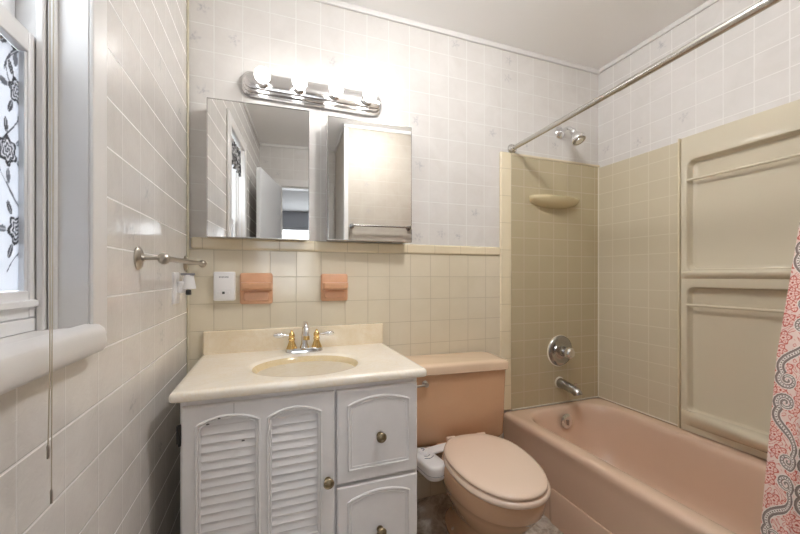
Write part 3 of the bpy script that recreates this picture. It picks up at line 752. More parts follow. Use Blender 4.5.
outer_f = [bm.verts.new((a, yf, b)) for a, b in ((DXa + 0.004, DZb + 0.004), (DXb - 0.004, DZb + 0.004), (DXb - 0.004, DZt - 0.004), (DXa + 0.004, DZt - 0.004))]
outer_m = [bm.verts.new((a, yf + 0.004, b)) for a, b in ((DXa, DZb), (DXb, DZb), (DXb, DZt), (DXa, DZt))]
outer_b = [bm.verts.new((a, yb, b)) for a, b in ((DXa, DZb), (DXb, DZb), (DXb, DZt), (DXa, DZt))]
for a, b in ((outer_f, outer_m), (outer_m, outer_b)):
    for k in range(4): bm.faces.new((a[k], a[(k+1) % 4], b[(k+1) % 4], b[k]))
P = [(-0.197, -0.044, 0.345, H - 0.441, 0.020), (0.006, 0.156, 0.345, H - 0.441, 0.020)]
P = [(-0.192, -0.036), (0.0, 0.147)]
hol_f, hol_b = [], []
PZ0, PZS, RISE = H - 0.815, H - 0.435, 0.022
for x0, x1 in P:
    for (z0, zs, rise) in ((PZ0, PZS, RISE), (0.175, PZ0 - 0.075, RISE)):
        lf = [bm.verts.new(p) for p in arch_loop(x0, x1, z0, zs, rise, yf)]; lb = [bm.verts.new(p) for p in arch_loop(x0, x1, z0, zs, rise, yb)]
        for i in range(len(lf)): bm.faces.new((lf[i], lf[(i+1) % len(lf)], lb[(i+1) % len(lf)], lb[i]))
        hol_f.append(lf); hol_b.append(lb)
fill_holes(bm, [outer_f] + hol_f); fill_holes(bm, [outer_b] + hol_b)
door = finish(bm, 'cabinet_door', M['vanity'], van, angle=30)
for x0, x1 in P:
    for (z0, zs, rise) in ((PZ0, PZS, RISE), (0.175, PZ0 - 0.075, RISE)):
        bm = bmesh.new()
        z = z0 - 0.004
        while z < zs + rise:
            ys = yf + 0.006
            a = [(ys, z), (ys - 0.001, z + 0.003), (ys + 0.006, z + 0.027), (ys + 0.010, z + 0.027), (ys + 0.006, z)]
            top = z + 0.027
            r0 = [bm.verts.new((x0 - 0.0015, q[0], q[1])) for q in a]; r1 = [bm.verts.new((x1 + 0.0015, q[0], q[1])) for q in a]
            if top < zs + rise + 0.03:
                for i in range(5): bm.faces.new((r0[i], r0[(i+1) % 5], r1[(i+1) % 5], r1[i]))
                bm.faces.new(r0[::-1]); bm.faces.new(r1)
            z += 0.0255
        finish(bm, 'louvre_panel', M['vanity'], door, angle=25)
        pts = arch_loop(x0, x1, z0, zs, rise, yf - 0.0005, 20, -0.005)
        bm = bmesh.new(); add_tube(bm, pts, 0.0042, 8, closed=True)
        pts = arch_loop(x0, x1, z0, zs, rise, yf + 0.0005, 20, 0.002); add_tube(bm, pts, 0.003, 8, closed=True)
        finish(bm, 'panel_moulding', M['vanity'], door)
def knob(x, y, z, parent):
    return lathe('knob', [(0.011, 0), (0.011, 0.002), (0.006, 0.004), (0.0055, 0.012), (0.010, 0.015), (0.0155, 0.019), (0.017, 0.024), (0.0145, 0.028), (0.008, 0.030), (0.007, 0.0285), (0, 0.031)], (x, y, z), (0, -1, 0), M['old_brass'], parent, n=24)
knob(0.174, yf, H - 0.655, door)
bm = bmesh.new(); add_box(bm, DXa - 0.012, DXa - 0.001, yf + 0.006, yf + 0.021, H - 0.475, H - 0.425); add_tube(bm, [(DXa - 0.004, yf + 0.003, H - 0.48), (DXa - 0.004, yf + 0.003, H - 0.42)], 0.004, 8)
finish(bm, 'hinge', M['black_metal'], door)
box('door_seam', -0.1005, -0.0995, yf - 0.0003, yf + 0.002, H - 0.405, DZt - 0.001, M['dark_gap'], door)
# chips in the old paint
for cx, cz in ((-0.139, H - 0.4125), (-0.168, H - 0.426), (-0.075, H - 0.487)):
    bm = bmesh.new(); n = 9; v = [bm.verts.new((cx + (0.0035 + 0.002*random.random())*math.cos(2*PI*k/n), yf - 0.0048, cz + (0.0016 + 0.0012*random.random())*math.sin(2*PI*k/n))) for k in range(n)]
    v2 = [bm.verts.new((q.co.x, yf - 0.0015, q.co.z)) for q in v]
    bm.faces.new(v); bm.faces.new(v2)
    for k in range(n): bm.faces.new((v[k], v[(k+1) % n], v2[(k+1) % n], v2[k]))
    finish(bm, 'paint_chip', M['dark_gap'], door)
for (z0, z1) in ((H - 0.678, H - 0.374), (0.12, H - 0.690)):
    x0, x1 = 0.204, 0.486
    bm = bmesh.new()
    add_loft(bm, [rrect(x0, x1, z0, z1, 0.002, yb, 2, 'xz'), rrect(x0, x1, z0, z1, 0.002, yf + 0.004, 2, 'xz'), rrect(x0 + 0.004, x1 - 0.004, z0 + 0.004, z1 - 0.004, 0.002, yf, 2, 'xz')])
    dr = finish(bm, 'drawer', M['vanity'], van, angle=25)
    hz = (z1 - z0)
    ax0, ax1, az0, azs, rise = x0 + 0.038, x1 - 0.033, z0 + 0.040, z1 - 0.052, 0.022
    bm = bmesh.new(); add_tube(bm, arch_loop(ax0, ax1, az0, azs, rise, yf - 0.0005, 24), 0.0045, 8, closed=True)
    add_tube(bm, arch_loop(ax0, ax1, az0, azs, rise, yf + 0.0008, 24, 0.010), 0.0028, 8, closed=True)
    finish(bm, 'panel_moulding', M['vanity'], dr)
    knob((x0 + x1) / 2 + 0.003, yf, (z1 - 0.163), dr)

# counter with an integral oval bowl
CX0, CX1, CY0, CZT = -0.264, 0.519, 1.135, H - 0.325
ctr = root('marble_sink', 'cream cultured marble vanity top with an integral oval basin', 'sink', (0.135, 1.4, CZT - 0.028))
bm = bmesh.new()
rr = lambda ins, z, r=0.012: rrect(CX0 + ins, CX1 - ins, CY0 + ins, YB - 0.011, r, z, 6, 'xy', 0)
R = add_loft(bm, [rr(0.003, CZT - 0.028), rr(0.0, CZT - 0.024), rr(0.0, CZT - 0.010), rr(0.002, CZT - 0.004), rr(0.007, CZT - 0.0005), rr(0.016, CZT)], True, False)
top_outer = R[-1]
bcx, bcy = 0.130, 1.362; n = 72
def ell(ax, ay, z, dy=0.0): return [bm.verts.new((bcx + ax*math.cos(2*PI*k/n), bcy + dy + ay*math.sin(2*PI*k/n), z)) for k in range(n)]
E = [ell(0.212, 0.178, CZT), ell(0.200, 0.166, CZT - 0.002), ell(0.190, 0.157, CZT - 0.007), ell(0.182, 0.150, CZT - 0.018), ell(0.170, 0.139, CZT - 0.045), ell(0.150, 0.122, CZT - 0.080), ell(0.115, 0.094, CZT - 0.110), ell(0.07, 0.058, CZT - 0.125), ell(0.022, 0.022, CZT - 0.130)]
for q, (a, b) in enumerate(zip(E, E[1:])):
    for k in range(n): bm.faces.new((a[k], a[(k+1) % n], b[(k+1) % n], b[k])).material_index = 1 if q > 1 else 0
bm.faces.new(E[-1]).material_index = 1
fill_holes(bm, [top_outer, E[0]])
finish(bm, 'countertop', [M['counter'], M['bowl_marble']], ctr, angle=50)
bm = bmesh.new(); add_loft(bm, [rrect(-0.260, 0.516, CZT - 0.002, CZT + 0.096, 0.006, YB - 0.011, 4, 'xz'), rrect(-0.260, 0.516, CZT - 0.002, CZT + 0.096, 0.006, YB - 0.030, 4, 'xz'), rrect(-0.256, 0.512, CZT - 0.002, CZT + 0.092, 0.006, YB - 0.034, 4, 'xz')])
finish(bm, 'backsplash', M['splash'], ctr, angle=40)
lathe('drain', [(0.021, 0), (0.021, 0.002), (0.012, 0.003), (0, 0.001)], (bcx, bcy, CZT - 0.1295), (0, 0, 1), M['chrome'], ctr)

# faucet
fx, fy = 0.139, 1.583
fa = root('basin_faucet', 'chrome and brass two-handle faucet standing behind the basin', 'faucet', (fx, fy, CZT))
bm = bmesh.new(); add_loft(bm, [rrect(fx - 0.078, fx + 0.078, fy - 0.026, fy + 0.026, 0.026, CZT + z, 8) if k < 2 else rrect(fx - 0.074, fx + 0.074, fy - 0.021, fy + 0.021, 0.021, CZT + z, 8) for k, z in enumerate((0.0, 0.010, 0.017))])
finish(bm, 'faucet_base', M['chrome'], fa)
tube('spout', curve_pts([(fx, fy, CZT + 0.015), (fx, fy, CZT + 0.06), (fx, fy - 0.006, CZT + 0.102), (fx, fy - 0.030, CZT + 0.124), (fx, fy - 0.062, CZT + 0.124), (fx, fy - 0.088, CZT + 0.104), (fx, fy - 0.098, CZT + 0.076)], 7), [0.0155 - 0.005*min(1, i/14) for i in range(43)], M['chrome'], fa, n=20)
lathe('spout_collar', [(0.020, 0), (0.020, 0.006), (0.0165, 0.014), (0.016, 0.018)], (fx, fy, CZT + 0.015), (0, 0, 1), M['chrome'], fa)
lathe('aerator', [(0.0125, 0), (0.0125, 0.014), (0.011, 0.016)], (fx, fy - 0.0985, CZT + 0.066), (0, 0.0, 1), M['brass'], fa)
for s in (-1, 1):
    hx = fx + s * 0.052
    lathe('handle_base', [(0.023, 0), (0.022, 0.004), (0.017, 0.016), (0.0125, 0.028), (0.0115, 0.034), (0.014, 0.037), (0.014, 0.041), (0.010, 0.046), (0.013, 0.052), (0.013, 0.060), (0.008, 0.068), (0.004, 0.073), (0.0045, 0.077), (0, 0.079)], (hx, fy, CZT + 0.015), (0, 0, 1), M['brass'], fa, n=28)
    a = 0.06
    dirv = Vector((s, -0.05 - 0.10*s, 0.05)).normalized(); o0 = Vector((hx, fy, CZT + 0.015 + 0.056))
    lathe('lever', [(0.004, 0.008), (0.0045, 0.02), (0.0055, 0.028), (0.008, 0.036), (0.0105, 0.046), (0.0112, 0.056), (0.009, 0.066), (0.005, 0.073), (0, 0.076)], o0, dirv, M['chrome'], fa, n=20)

# ================================================================== MEDICINE CABINETS
def cabinet(name, label, xa, ya, wdt, dlt, z0, z1):
    """door hinged slightly ajar: left edge at (xa,ya), turned by dlt towards the room on its right side"""
    r = root(name, label, 'medicine cabinet', (xa, YB, z0), 0, 'mirrored medicine cabinets')
    box('cabinet_box', xa + 0.004, xa + wdt - 0.010, max(ya, ya) + 0.024, YB, z0 + 0.004, z1 - 0.004, M['white_paint'], r)
    dr = bpy.data.objects.new('cabinet_door', None)
    ca, sa = math.cos(dlt), -math.sin(dlt)
    def T(u, v, z): return (xa + u*ca - v*sa, ya + u*sa + v*ca, z)   # v: depth behind the face
    def slab(nm, u0, u1, v0, v1, a, b, m, par, bev=0.0):
        bm = bmesh.new(); vs = [bm.verts.new(T(u, v, z)) for u, v, z in ((u0,v0,a),(u1,v0,a),(u1,v1,a),(u0,v1,a),(u0,v0,b),(u1,v0,b),(u1,v1,b),(u0,v1,b))]
        for f in ((0,3,2,1),(4,5,6,7),(0,1,5,4),(1,2,6,5),(2,3,7,6),(3,0,4,7)): bm.faces.new([vs[i] for i in f])
        return finish(bm, nm, m, par, bevel=bev)
    bpy.data.objects.remove(dr)
    d_ = slab('mirror_door', 0, wdt, 0.004, 0.020, z0, z1, M['steel'], r)
    slab('mirror_glass', 0.0025, wdt - 0.0025, 0.0, 0.0035, z0 + 0.003, z1 - 0.003, M['mirror'], d_)
    bm = bmesh.new()
    slab('edge_strip', 0, 0.0024, -0.0015, 0.004, z0, z1, M['dark_chrome'], d_); slab('edge_strip', wdt - 0.0024, wdt, -0.0015, 0.004, z0, z1, M['dark_chrome'], d_)
    slab('edge_strip', 0.0024, wdt - 0.0024, -0.0015, 0.004, z1 - 0.003, z1, M['dark_chrome'], d_); slab('edge_strip', 0.0024, wdt - 0.0024, -0.0015, 0.004, z0, z0 + 0.003, M['steel'], d_)
    bm.free()
    return r
cabinet('medicine_cabinet', 'mirrored medicine cabinet on the left, reflecting the window and the doorway', -0.239, 1.604, 0.399, math.radians(3.0), H + 0.157, H + 0.717)
cabinet('medicine_cabinet', 'mirrored medicine cabinet on the right, reflecting a towel bar', 0.242, 1.600, 0.399, math.radians(1.7), H + 0.162, H + 0.717)

# ================================================================== LIGHT BAR
lb = root('vanity_light', 'chrome vanity light bar with four round lit bulbs above the mirrors', 'light fixture', (0.20, YB, H + 0.785))
LX0, LX1, LZ0, LZ1 = -0.115, 0.512, H + 0.778, H + 0.888
bm = bmesh.new(); lcx = (LX0 + LX1)/2; lcz = (LZ0 + LZ1)/2
def bar_ring(sx_, sz_, y):
    hw = (LX1 - LX0)/2 - sx_; hh = (LZ1 - LZ0)/2 - sz_; out = []; n = 14; e = 0.062
    # sides straight, ends bowed with chamfer-like corners
    pts = []
    for k in range(n + 1):
        a = -PI/2 + PI*k/n; ca, sa_ = math.cos(a), math.sin(a)
        pts.append((hw - e + e*(abs(ca)**0.55), hh*(abs(sa_)**0.8)*(1 if sa_ > 0 else -1)))
    for x, z in pts: out.append((lcx + x, y, lcz + z))
    for x, z in pts[::-1]: out.append((lcx - x, y, lcz + z))
    return out
add_loft(bm, [bar_ring(0, 0, YB), bar_ring(0, 0, YB - 0.014), bar_ring(0.003, 0.004, YB - 0.018), bar_ring(0.006, 0.012, YB - 0.019), bar_ring(0.007, 0.013, YB - 0.027), bar_ring(0.010, 0.017, YB - 0.031), bar_ring(0.012, 0.024, YB - 0.032), bar_ring(0.013, 0.025, YB - 0.040), bar_ring(0.018, 0.031, YB - 0.043)])
finish(bm, 'light_bar', M['lamp_chrome'], lb, angle=30)
for i, bx in enumerate((-0.030, 0.120, 0.276, 0.430)):
    lathe('bulb_socket', [(0.026, 0), (0.026, 0.012), (0.021, 0.016), (0.021, 0.030), (0.017, 0.032)], (bx, YB - 0.043, H + 0.832), (0, -1, 0), M['lamp_chrome'], lb)
    r = 0.0315; prof = [(0.0165, 0.0), (0.018, 0.006)] + [(r*math.sin(a), 0.030 + -r*math.cos(a)) for a in [math.radians(x) for x in range(42, 180, 8)]] + [(0, 0.030 + r)]
    lathe('light_bulb', prof, (bx, YB - 0.073, H + 0.832), (0, -1, 0), M['bulb'], lb, n=24)

# ================================================================== TOILET
toi = root('toilet', 'peach ceramic toilet with a pale closed lid beside the bathtub', 'toilet', (0.862, 1.652, 0), math.radians(-5))
# local frame: y = 0 at the back of the tank, -y towards the room
def egg(cx, hw, yb_, yf_, z, n=48, p0=2.2, flat=0.0):
    """egg outline: back end yb_, front end yf_ (negative), half width hw"""
    cy = yb_ + (yf_ - yb_) * 0.42; out = []
    for k in range(n):
        a = 2*PI*k/n; c, s = math.cos(a), math.sin(a); p = p0 + (0.6 if s > 0 else 0.0)
        x = hw * (abs(c) ** (2/p)) * (1 if c >= 0 else -1)
        yy = (abs(s) ** (2/p)) * (1 if s >= 0 else -1)
        y = cy + (yb_ - cy) * yy if s >= 0 else cy + (cy - yf_) * yy
        out.append((cx + x * (1 - 0.22 * max(0.0, s) ** 1.5), y, z))
    return out
bm = bmesh.new()
add_loft(bm, [egg(0, 0.100, -0.12, -0.53, 0.0), egg(0, 0.104, -0.12, -0.533, 0.022), egg(0, 0.094, -0.13, -0.52, 0.030), egg(0, 0.080, -0.15, -0.51, 0.04), egg(0, 0.074, -0.17, -0.50, 0.09), egg(0, 0.086, -0.18, -0.525, 0.13), egg(0, 0.110, -0.19, -0.575, 0.175),
              egg(0, 0.140, -0.20, -0.627, 0.225), egg(0, 0.163, -0.215, -0.664, 0.275), egg(0, 0.170, -0.222, -0.682, 0.302), egg(0, 0.173, -0.225, -0.687, 0.306), egg(0, 0.1775, -0.225, -0.697, 0.345), egg(0, 0.1775, -0.225, -0.700, 0.368), egg(0, 0.174, -0.23, -0.694, 0.376), egg(0, 0.163, -0.24, -0.68, 0.378)], True, True)
finish(bm, 'toilet_bowl', M['peach'], toi, True, angle=60)
bm = bmesh.new(); add_loft(bm, [rrect(-0.07, 0.07, -0.33, -0.05, 0.03, 0.16, 6), rrect(-0.10, 0.10, -0.33, -0.02, 0.03, 0.27, 6), rrect(-0.125, 0.125, -0.33, -0.015, 0.03, 0.32, 6), rrect(-0.13, 0.13, -0.33, -0.01, 0.03, 0.363, 6), rrect(-0.122, 0.122, -0.325, -0.018, 0.03, 0.3705, 6)]); finish(bm, 'bowl_deck', M['peach'], toi, True, angle=60)
yb1, yf1 = -0.247, -0.716
bm = bmesh.new()
add_loft(bm, [egg(0, 0.167, yb1 + 0.0, yf1 + 0.006, 0.3785, p0=2.2), egg(0, 0.175, yb1, yf1 - 0.002, 0.383, p0=2.2), egg(0, 0.176, yb1, yf1 - 0.003, 0.391, p0=2.2), egg(0, 0.172, yb1, yf1 + 0.001, 0.398, p0=2.2), egg(0, 0.172, yb1 - 0.008, yf1 + 0.010, 0.401, p0=2.2)])
finish(bm, 'toilet_seat', M['seat'], toi, True, angle=60)
bm = bmesh.new()
add_loft(bm, [egg(0, 0.159, yb1 + 0.01, yf1 + 0.014, 0.4035, p0=2.2), egg(0, 0.167, yb1 + 0.012, yf1 + 0.006, 0.406, p0=2.2), egg(0, 0.169, yb1 + 0.012, yf1 + 0.004, 0.412, p0=2.2), egg(0, 0.166, yb1 + 0.012, yf1 + 0.007, 0.4175, p0=2.2), egg(0, 0.155, yb1 + 0.004, yf1 + 0.019, 0.4205, p0=2.2), egg(0, 0.12, yb1 - 0.03, yf1 + 0.07, 0.4225, p0=2.2), egg(0, 0.06, yb1 - 0.09, yf1 + 0.15, 0.423, p0=2.2)])
finish(bm, 'toilet_lid', M['seat'], toi, True, angle=60)
for s in (-1, 1):
    lathe('seat_hinge', [(0.014, 0), (0.014, 0.012), (0.012, 0.016), (0, 0.017)], (s*0.075, yb1 + 0.026, 0.3785), (0, 0, 1), M['seat'], toi, local=True)
    bm = bmesh.new(); add_tube(bm, [(s*0.075 - 0.02, yb1 + 0.016, 0.406), (s*0.075 + 0.02, yb1 + 0.016, 0.406)], 0.009, 14); finish(bm, 'hinge_barrel', M['seat'], toi, True)
    lathe('bolt_cap', [(0.014, 0), (0.013, 0.010), (0.006, 0.016), (0, 0.017)], (s*0.080, -0.28, 0.022), (0, 0, 1), M['seat'], toi, local=True)
def tk(hw, yf_, z, r=0.02, yb_=-0.004): return rrect(-hw - 0.006, hw - 0.016, yf_, yb_, r, z, 8)
TW = 0.251
bm = bmesh.new()
add_loft(bm, [tk(TW - 0.035, -0.170, 0.356, 0.03), tk(TW - 0.018, -0.184, 0.361, 0.03), tk(TW - 0.008, -0.192, 0.378, 0.025), tk(TW - 0.006, -0.194, 0.55, 0.02), tk(TW - 0.002, -0.196, 0.688, 0.016)])
tank = finish(bm, 'toilet_tank', M['peach'], toi, True, angle=60)
bm = bmesh.new()
def lid_ring(ex, z, bow):
    base = rrect(-TW - 0.004 - ex, TW - 0.012 + ex, -0.204 - ex, -0.0005, 0.016, z, 8, 'xy', 8)
    return [(x, y - (bow * (1 - (x/TW)**2) if y < -0.1 else 0), z_) for x, y, z_ in base]
add_loft(bm, [lid_ring(-0.004, 0.6885, 0.006), lid_ring(0.003, 0.692, 0.006), lid_ring(0.004, 0.722, 0.006), lid_ring(0.001, 0.731, 0.006), lid_ring(-0.007, 0.735, 0.006), lid_ring(-0.03, 0.7365, 0.004)])
finish(bm, 'tank_lid', M['tank_lid'], toi, True, angle=60)
hb = lathe('flush_handle', [(0.014, 0), (0.014, 0.004), (0.008, 0.008), (0.007, 0.016), (0.011, 0.018), (0.011, 0.026), (0, 0.028)], (-0.186, -0.195, 0.652), (0, -1, 0), M['brushed'], toi, n=24, local=True)
tube('flush_lever', [(-0.186, -0.216, 0.652), (-0.215, -0.219, 0.650), (-0.243, -0.219, 0.648)], [0.0055, 0.005, 0.0065], M['brushed'], toi, n=12, local=True)

# bidet attachment (white control arm beside the seat)
bd = root('bidet_attachment', 'white plastic bidet control beside the toilet seat', 'bidet attachment', (0.622, 1.355, 0.325), math.radians(8))
bm = bmesh.new()
def capsule(hw, y0_, y1_, z): return rrect(-hw, hw, y0_, y1_, hw, z, 10)
add_loft(bm, [[(x*1.0, y, z) for x, y, z in capsule(0.038, -0.085, 0.085, 0.0)], capsule(0.043, -0.092, 0.09, 0.008), capsule(0.044, -0.094, 0.092, 0.044), capsule(0.042, -0.092, 0.090, 0.054), capsule(0.036, -0.086, 0.084, 0.059)])
finish(bm, 'control_body', M['white_plastic'], bd, True, angle=50)
bm = bmesh.new(); add_loft(bm, [capsule(0.0445, -0.0945, 0.0925, 0.020), capsule(0.0445, -0.0945, 0.0925, 0.0215)]); finish(bm, 'body_seam', M['grey_plastic'], bd, True)
bm = bmesh.new(); add_box(bm, 0.036, 0.150, 0.030, 0.085, 0.040, 0.0525); finish(bm, 'mounting_arm', M['white_plastic'], bd, True, bevel=0.006, seg=3)
lathe('control_dial', [(0.022, 0), (0.022, 0.006), (0.019, 0.010), (0, 0.011)], (0, 0.045, 0.059), (0, 0, 1), M['white_plastic'], bd, local=True)
for q in ([(-0.014, 0.010, 0.0595), (0.0, 0.003, 0.0595), (0.014, 0.010, 0.0595)], [(-0.006, 0.034, 0.0702), (0.006, 0.042, 0.0702), (-0.004, 0.054, 0.0702)], [(-0.022, -0.006, 0.0595), (0.0, -0.016, 0.0595), (0.022, -0.006, 0.0595)]):
    tube('dial_mark', curve_pts(q), 0.0016, M['blue_mark'], bd, n=6, local=True)
hs = tube('bidet_hose', curve_pts([(-0.02, 0.05, 0.002), (-0.028, 0.07, -0.08), (-0.022, 0.12, -0.17), (-0.03, 0.20, -0.20), (-0.02, 0.29, -0.18)]), 0.005, M['hose'], bd, n=10, local=True)
# water shut-off
so = root('shutoff_valve', 'small chrome water shut-off valve on the wall behind the toilet', 'valve', (0.62, YB - 0.010, 0.14))
lathe('wall_flange', [(0.024, 0), (0.022, 0.005), (0.009, 0.008)], (0.62, YB - 0.010, 0.15), (0, -1, 0), M['chrome'], so)
tube('valve_body', [(0.62, YB - 0.012, 0.15), (0.62, YB - 0.075, 0.15)], 0.008, M['chrome'], so)
lathe('valve_handle', [(0.006, 0), (0.016, 0.004), (0.016, 0.010), (0, 0.012)], (0.62, YB - 0.075, 0.15), (0, -1, 0), M['chrome'], so, n=10)

# ================================================================== WALL THINGS
def fitting(label, xc, wdt, zt_, hgt, lx0, lx1):
    r = root('ceramic_holder', label, 'holder', (xc, YB - 0.010, zt_ - hgt), 0, 'salmon ceramic holders above the vanity')
    yy = YB - 0.010; x0, x1 = xc - wdt/2, xc + wdt/2; z0, z1 = zt_ - hgt, zt_
    bm = bmesh.new()
    add_loft(bm, [rrect(x0, x1, z0, z1, 0.010, yy, 5, 'xz'), rrect(x0, x1, z0, z1, 0.010, yy - 0.010, 5, 'xz'), rrect(x0 + 0.004, x1 - 0.004, z0 + 0.004, z1 - 0.004, 0.010, yy - 0.014, 5, 'xz')])
    finish(bm, 'back_plate', M['peach_wall'], r, angle=50)
    bm = bmesh.new()   # shelf with curved underside
    zc = z1 - 0.040; R = []
    for t in (0, 0.06, 0.5, 0.94, 1):
        e = 0.0 if t in (0, 1) else 1.0; x = lx0 + (lx1 - lx0)*t; dpt = 0.046 + 0.010*e
        R.append([(x, yy - 0.012, zc), (x, yy - dpt, zc), (x, yy - dpt - 0.004, zc - 0.005), (x, yy - dpt, zc - 0.024), (x, yy - dpt + 0.012, zc - 0.030), (x, yy - 0.012, zc - 0.036)])
    add_loft(bm, R); finish(bm, 'holder_shelf', M['peach_wall'], r, angle=50, bevel=0.002)
    bm = bmesh.new(); add_loft(bm, [rrect(x0 + 0.014, x1 - 0.014, z0 + 0.012, zc - 0.040, 0.008, yy - 0.013, 5, 'xz'), rrect(x0 + 0.018, x1 - 0.018, z0 + 0.016, zc - 0.044, 0.008, yy - 0.020, 5, 'xz')])
    finish(bm, 'lower_boss', M['peach_wall'], r, angle=50)
    return r
fitting('salmon ceramic soap holder beside the white wall unit', -0.055, 0.132, H + 0.013, 0.134, -0.116, 0.006)
fitting('narrower salmon ceramic toothbrush holder beneath the right mirror', 0.282, 0.124, H + 0.010, 0.126, 0.225, 0.339)

dp = root('wall_dispenser', 'small white plastic unit on the tile left of the salmon soap holder', 'wall unit', (-0.18, YB - 0.010, H - 0.104))
bm = bmesh.new(); yy = YB - 0.010
add_loft(bm, [rrect(-0.220, -0.139, H - 0.104, H + 0.018, 0.006, yy, 5, 'xz'), rrect(-0.220, -0.139, H - 0.104, H + 0.018, 0.006, yy - 0.026, 5, 'xz'), rrect(-0.216, -0.143, H - 0.100, H + 0.014, 0.006, yy - 0.030, 5, 'xz')])
finish(bm, 'unit_case', M['white_plastic'], dp, angle=40)
bm = bmesh.new(); yq = yy - 0.0302
for k in range(7): add_box(bm, -0.199 + k*0.0053, -0.1955 + k*0.0053, yq - 0.0004, yq + 0.001, H - 0.008 + 0.001*(k % 2), H - 0.0015)
finish(bm, 'printed_name', M['grey_plastic'], dp)
for k in range(3): box('button', -0.205 + k*0.018, -0.195 + k*0.018, yq - 0.003, yq + 0.001, H - 0.075, H - 0.065, M['dark_plastic'] if k == 1 else M['white_plastic'], dp, bevel=0.001)
box('button_panel', -0.211, -0.150, yq - 0.001, yq + 0.001, H - 0.083, H - 0.053, M['white_plastic'], dp, bevel=0.0006)

tb = root('towel_bar', 'brushed nickel towel bar on the left wall between window and mirror', 'towel bar', (XL, 1.36, H + 0.05), 0, 'towel bars')
pa, pb = Vector((-0.262, 1.090, H + 0.046)), Vector((-0.258, 1.630, H + 0.050))
for p, yw in ((pa, 1.090), (pb, 1.630)):
    lathe('wall_flange', [(0.030, 0), (0.030, 0.003), (0.026, 0.007), (0.009, 0.010), (0.006, 0.016)], (XL, yw, p.z), (1, 0, 0), M['brushed'], tb)
    tube('post', [(XL + 0.01, yw, p.z), (p.x, yw, p.z)], 0.0048, M['brushed'], tb, n=14)
    lathe('end_ball', [(0, -0.0155)] + [(0.0155*math.sin(a), -0.0155*math.cos(a)) for a in [PI*k/12 for k in range(1, 12)]] + [(0, 0.0155)], p, (0, 1, 0), M['brushed'], tb, n=22)
tube('bar', [pa, pb], 0.0075, M['brushed'], tb, n=18)

# towel bar on the partition, seen in the right mirror
t2 = root('towel_bar', 'chrome towel bar on the wall facing the mirrors, seen only in the right mirror', 'towel bar', (0.83, YP, H + 0.43), 0, 'towel bars')
for x in (0.575, 1.085):
    lathe('wall_flange', [(0.022, 0), (0.022, 0.006), (0.014, 0.012), (0.011, 0.050), (0.014, 0.056), (0.014, 0.066), (0, 0.068)], (x, YP, H + 0.43), (0, 1, 0), M['dark_chrome'], t2)
tube('bar', [(0.575, YP + 0.055, H + 0.43), (1.085, YP + 0.055, H + 0.43)], 0.008, M['dark_chrome'], t2)

# outlet with a plugged-in night light
ot = root('wall_outlet', 'white outlet plate on the left wall near the corner', 'outlet', (XL, 1.47, H - 0.10))
bm = bmesh.new(); add_loft(bm, [rrect(1.435, 1.507, H - 0.10, H + 0.014, 0.004, XL, 4, 'yz'), rrect(1.435, 1.507, H - 0.10, H + 0.014, 0.004, XL + 0.004, 4, 'yz'), rrect(1.438, 1.504, H - 0.097, H + 0.011, 0.004, XL + 0.007, 4, 'yz')])
finish(bm, 'cover_plate', M['white_plastic'], ot)
box('receptacle', XL + 0.006, XL + 0.009, 1.454, 1.488, H - 0.078, H - 0.008, M['vinyl'], ot, bevel=0.002)
nl = root('night_light', 'plug-in night light with a white shade beneath the towel bar', 'night light', (XL + 0.01, 1.470, H - 0.055))
box('plug_body', XL + 0.0095, XL + 0.034, 1.452, 1.490, H - 0.062, H - 0.018, M['white_plastic'], nl, bevel=0.006, seg=3)
bm = bmesh.new(); add_loft(bm, [[(-0.277 + (0.016 + q*0.008)*math.cos(a), 1.470 + (0.016 + q*0.010)*math.sin(a), H + 0.004 - q*0.050) for a in [2*PI*k/28 for k in range(28)]] for q in (0, 0.3, 0.6, 0.85, 1.0)], True, False)
o = finish(bm, 'lamp_shade', M['white_plastic'], nl)
box('shade_cap', -0.300, -0.259, 1.455, 1.485, H + 0.002, H + 0.010, M['grey_plastic'], nl, bevel=0.002)
lathe('sensor', [(0.0, 0), (0.009, 0.002), (0.009, 0.012), (0.008, 0.020), (0, 0.022)], (-0.277, 1.470, H - 0.070), (0, 0, 1), M['dark_plastic'], nl, n=18)

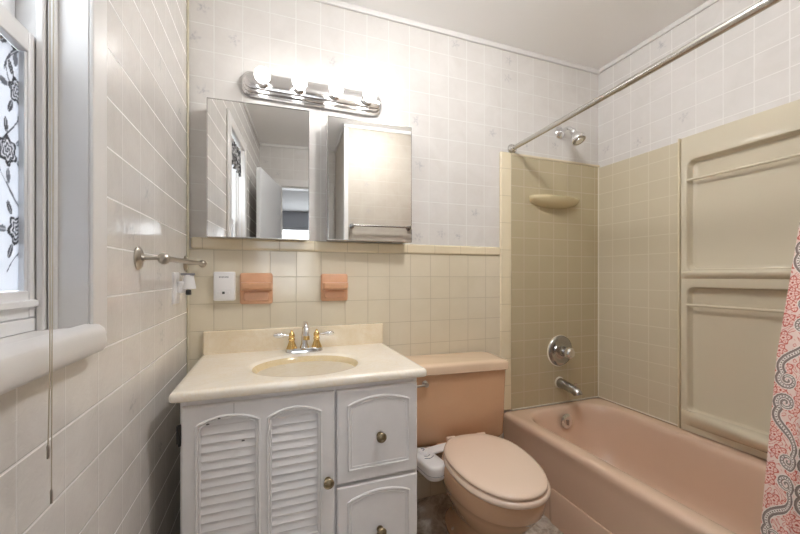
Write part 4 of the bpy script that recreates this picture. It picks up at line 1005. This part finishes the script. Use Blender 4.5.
# fill lamp added on the ceiling, out of view, to even out the brightness
cl_ = root('added_fill_lamp', 'round frosted fill lamp added on the ceiling out of view', 'added fill light', (0.72, 0.74, CEIL - 0.144))
lathe('fill_lamp_base', [(0.075, 0), (0.075, 0.010), (0.060, 0.016), (0.055, 0.022)], (0.72, 0.74, CEIL), (0, 0, -1), M['brushed'], cl_, n=48)
lathe('fill_lamp_globe', [(0.048, 0.0)] + [(0.100*math.sin(a), 0.058 - 0.064*math.cos(a)) for a in (PI*k/20 for k in range(4, 20))] + [(0, 0.122)], (0.72, 0.74, CEIL - 0.020), (0, 0, -1), M['fill_dome'], cl_, n=48)

# ================================================================== LIGHT
world = bpy.data.worlds.new('World'); scene.world = world; world.use_nodes = True
bg = world.node_tree.nodes['Background']; bg.inputs[0].default_value = (0.88, 0.94, 1.0, 1); bg.inputs[1].default_value = 2.1
def portal(name, loc, rot, sx_, sy_):
    l = bpy.data.lights.new(name, 'AREA'); l.shape = 'RECTANGLE'; l.size = sx_; l.size_y = sy_
    o = bpy.data.objects.new(name, l); col.objects.link(o); o.location = loc; o.rotation_euler = rot; l.cycles.is_portal = True; return o
portal('window_portal', (-0.47, (WY0+WY1)/2, (WZ0+WZ1)/2), (0, -PI/2, 0), WZ1 - WZ0, WY1 - WY0)
portal('hall_portal', ((hx0+hx1)/2, HY - 0.08, (hz0+hz1)/2), (PI/2, 0, 0), hx1 - hx0, hz1 - hz0)

# ================================================================== CAMERA
cam = bpy.data.cameras.new('Camera'); co = bpy.data.objects.new('Camera', cam); col.objects.link(co)
cam.sensor_width = 36; cam.lens = 355 / 800 * 36; cam.shift_y = 9 / 800; cam.clip_start = 0.02
co.location = (0, 0, H); co.rotation_euler = (PI/2, 0, -math.radians(20.1)); scene.camera = co
vs = scene.view_settings; vs.view_transform = 'Standard'; vs.look = 'None'; vs.gamma = 1; vs.exposure = 1.6; vs.use_curve_mapping = False
scene.cycles.max_bounces = 14; scene.cycles.diffuse_bounces = 8; scene.cycles.glossy_bounces = 6; scene.cycles.transparent_max_bounces = 12
scene.cycles.sample_clamp_indirect = 6; scene.cycles.caustics_reflective = False; scene.cycles.caustics_refractive = False
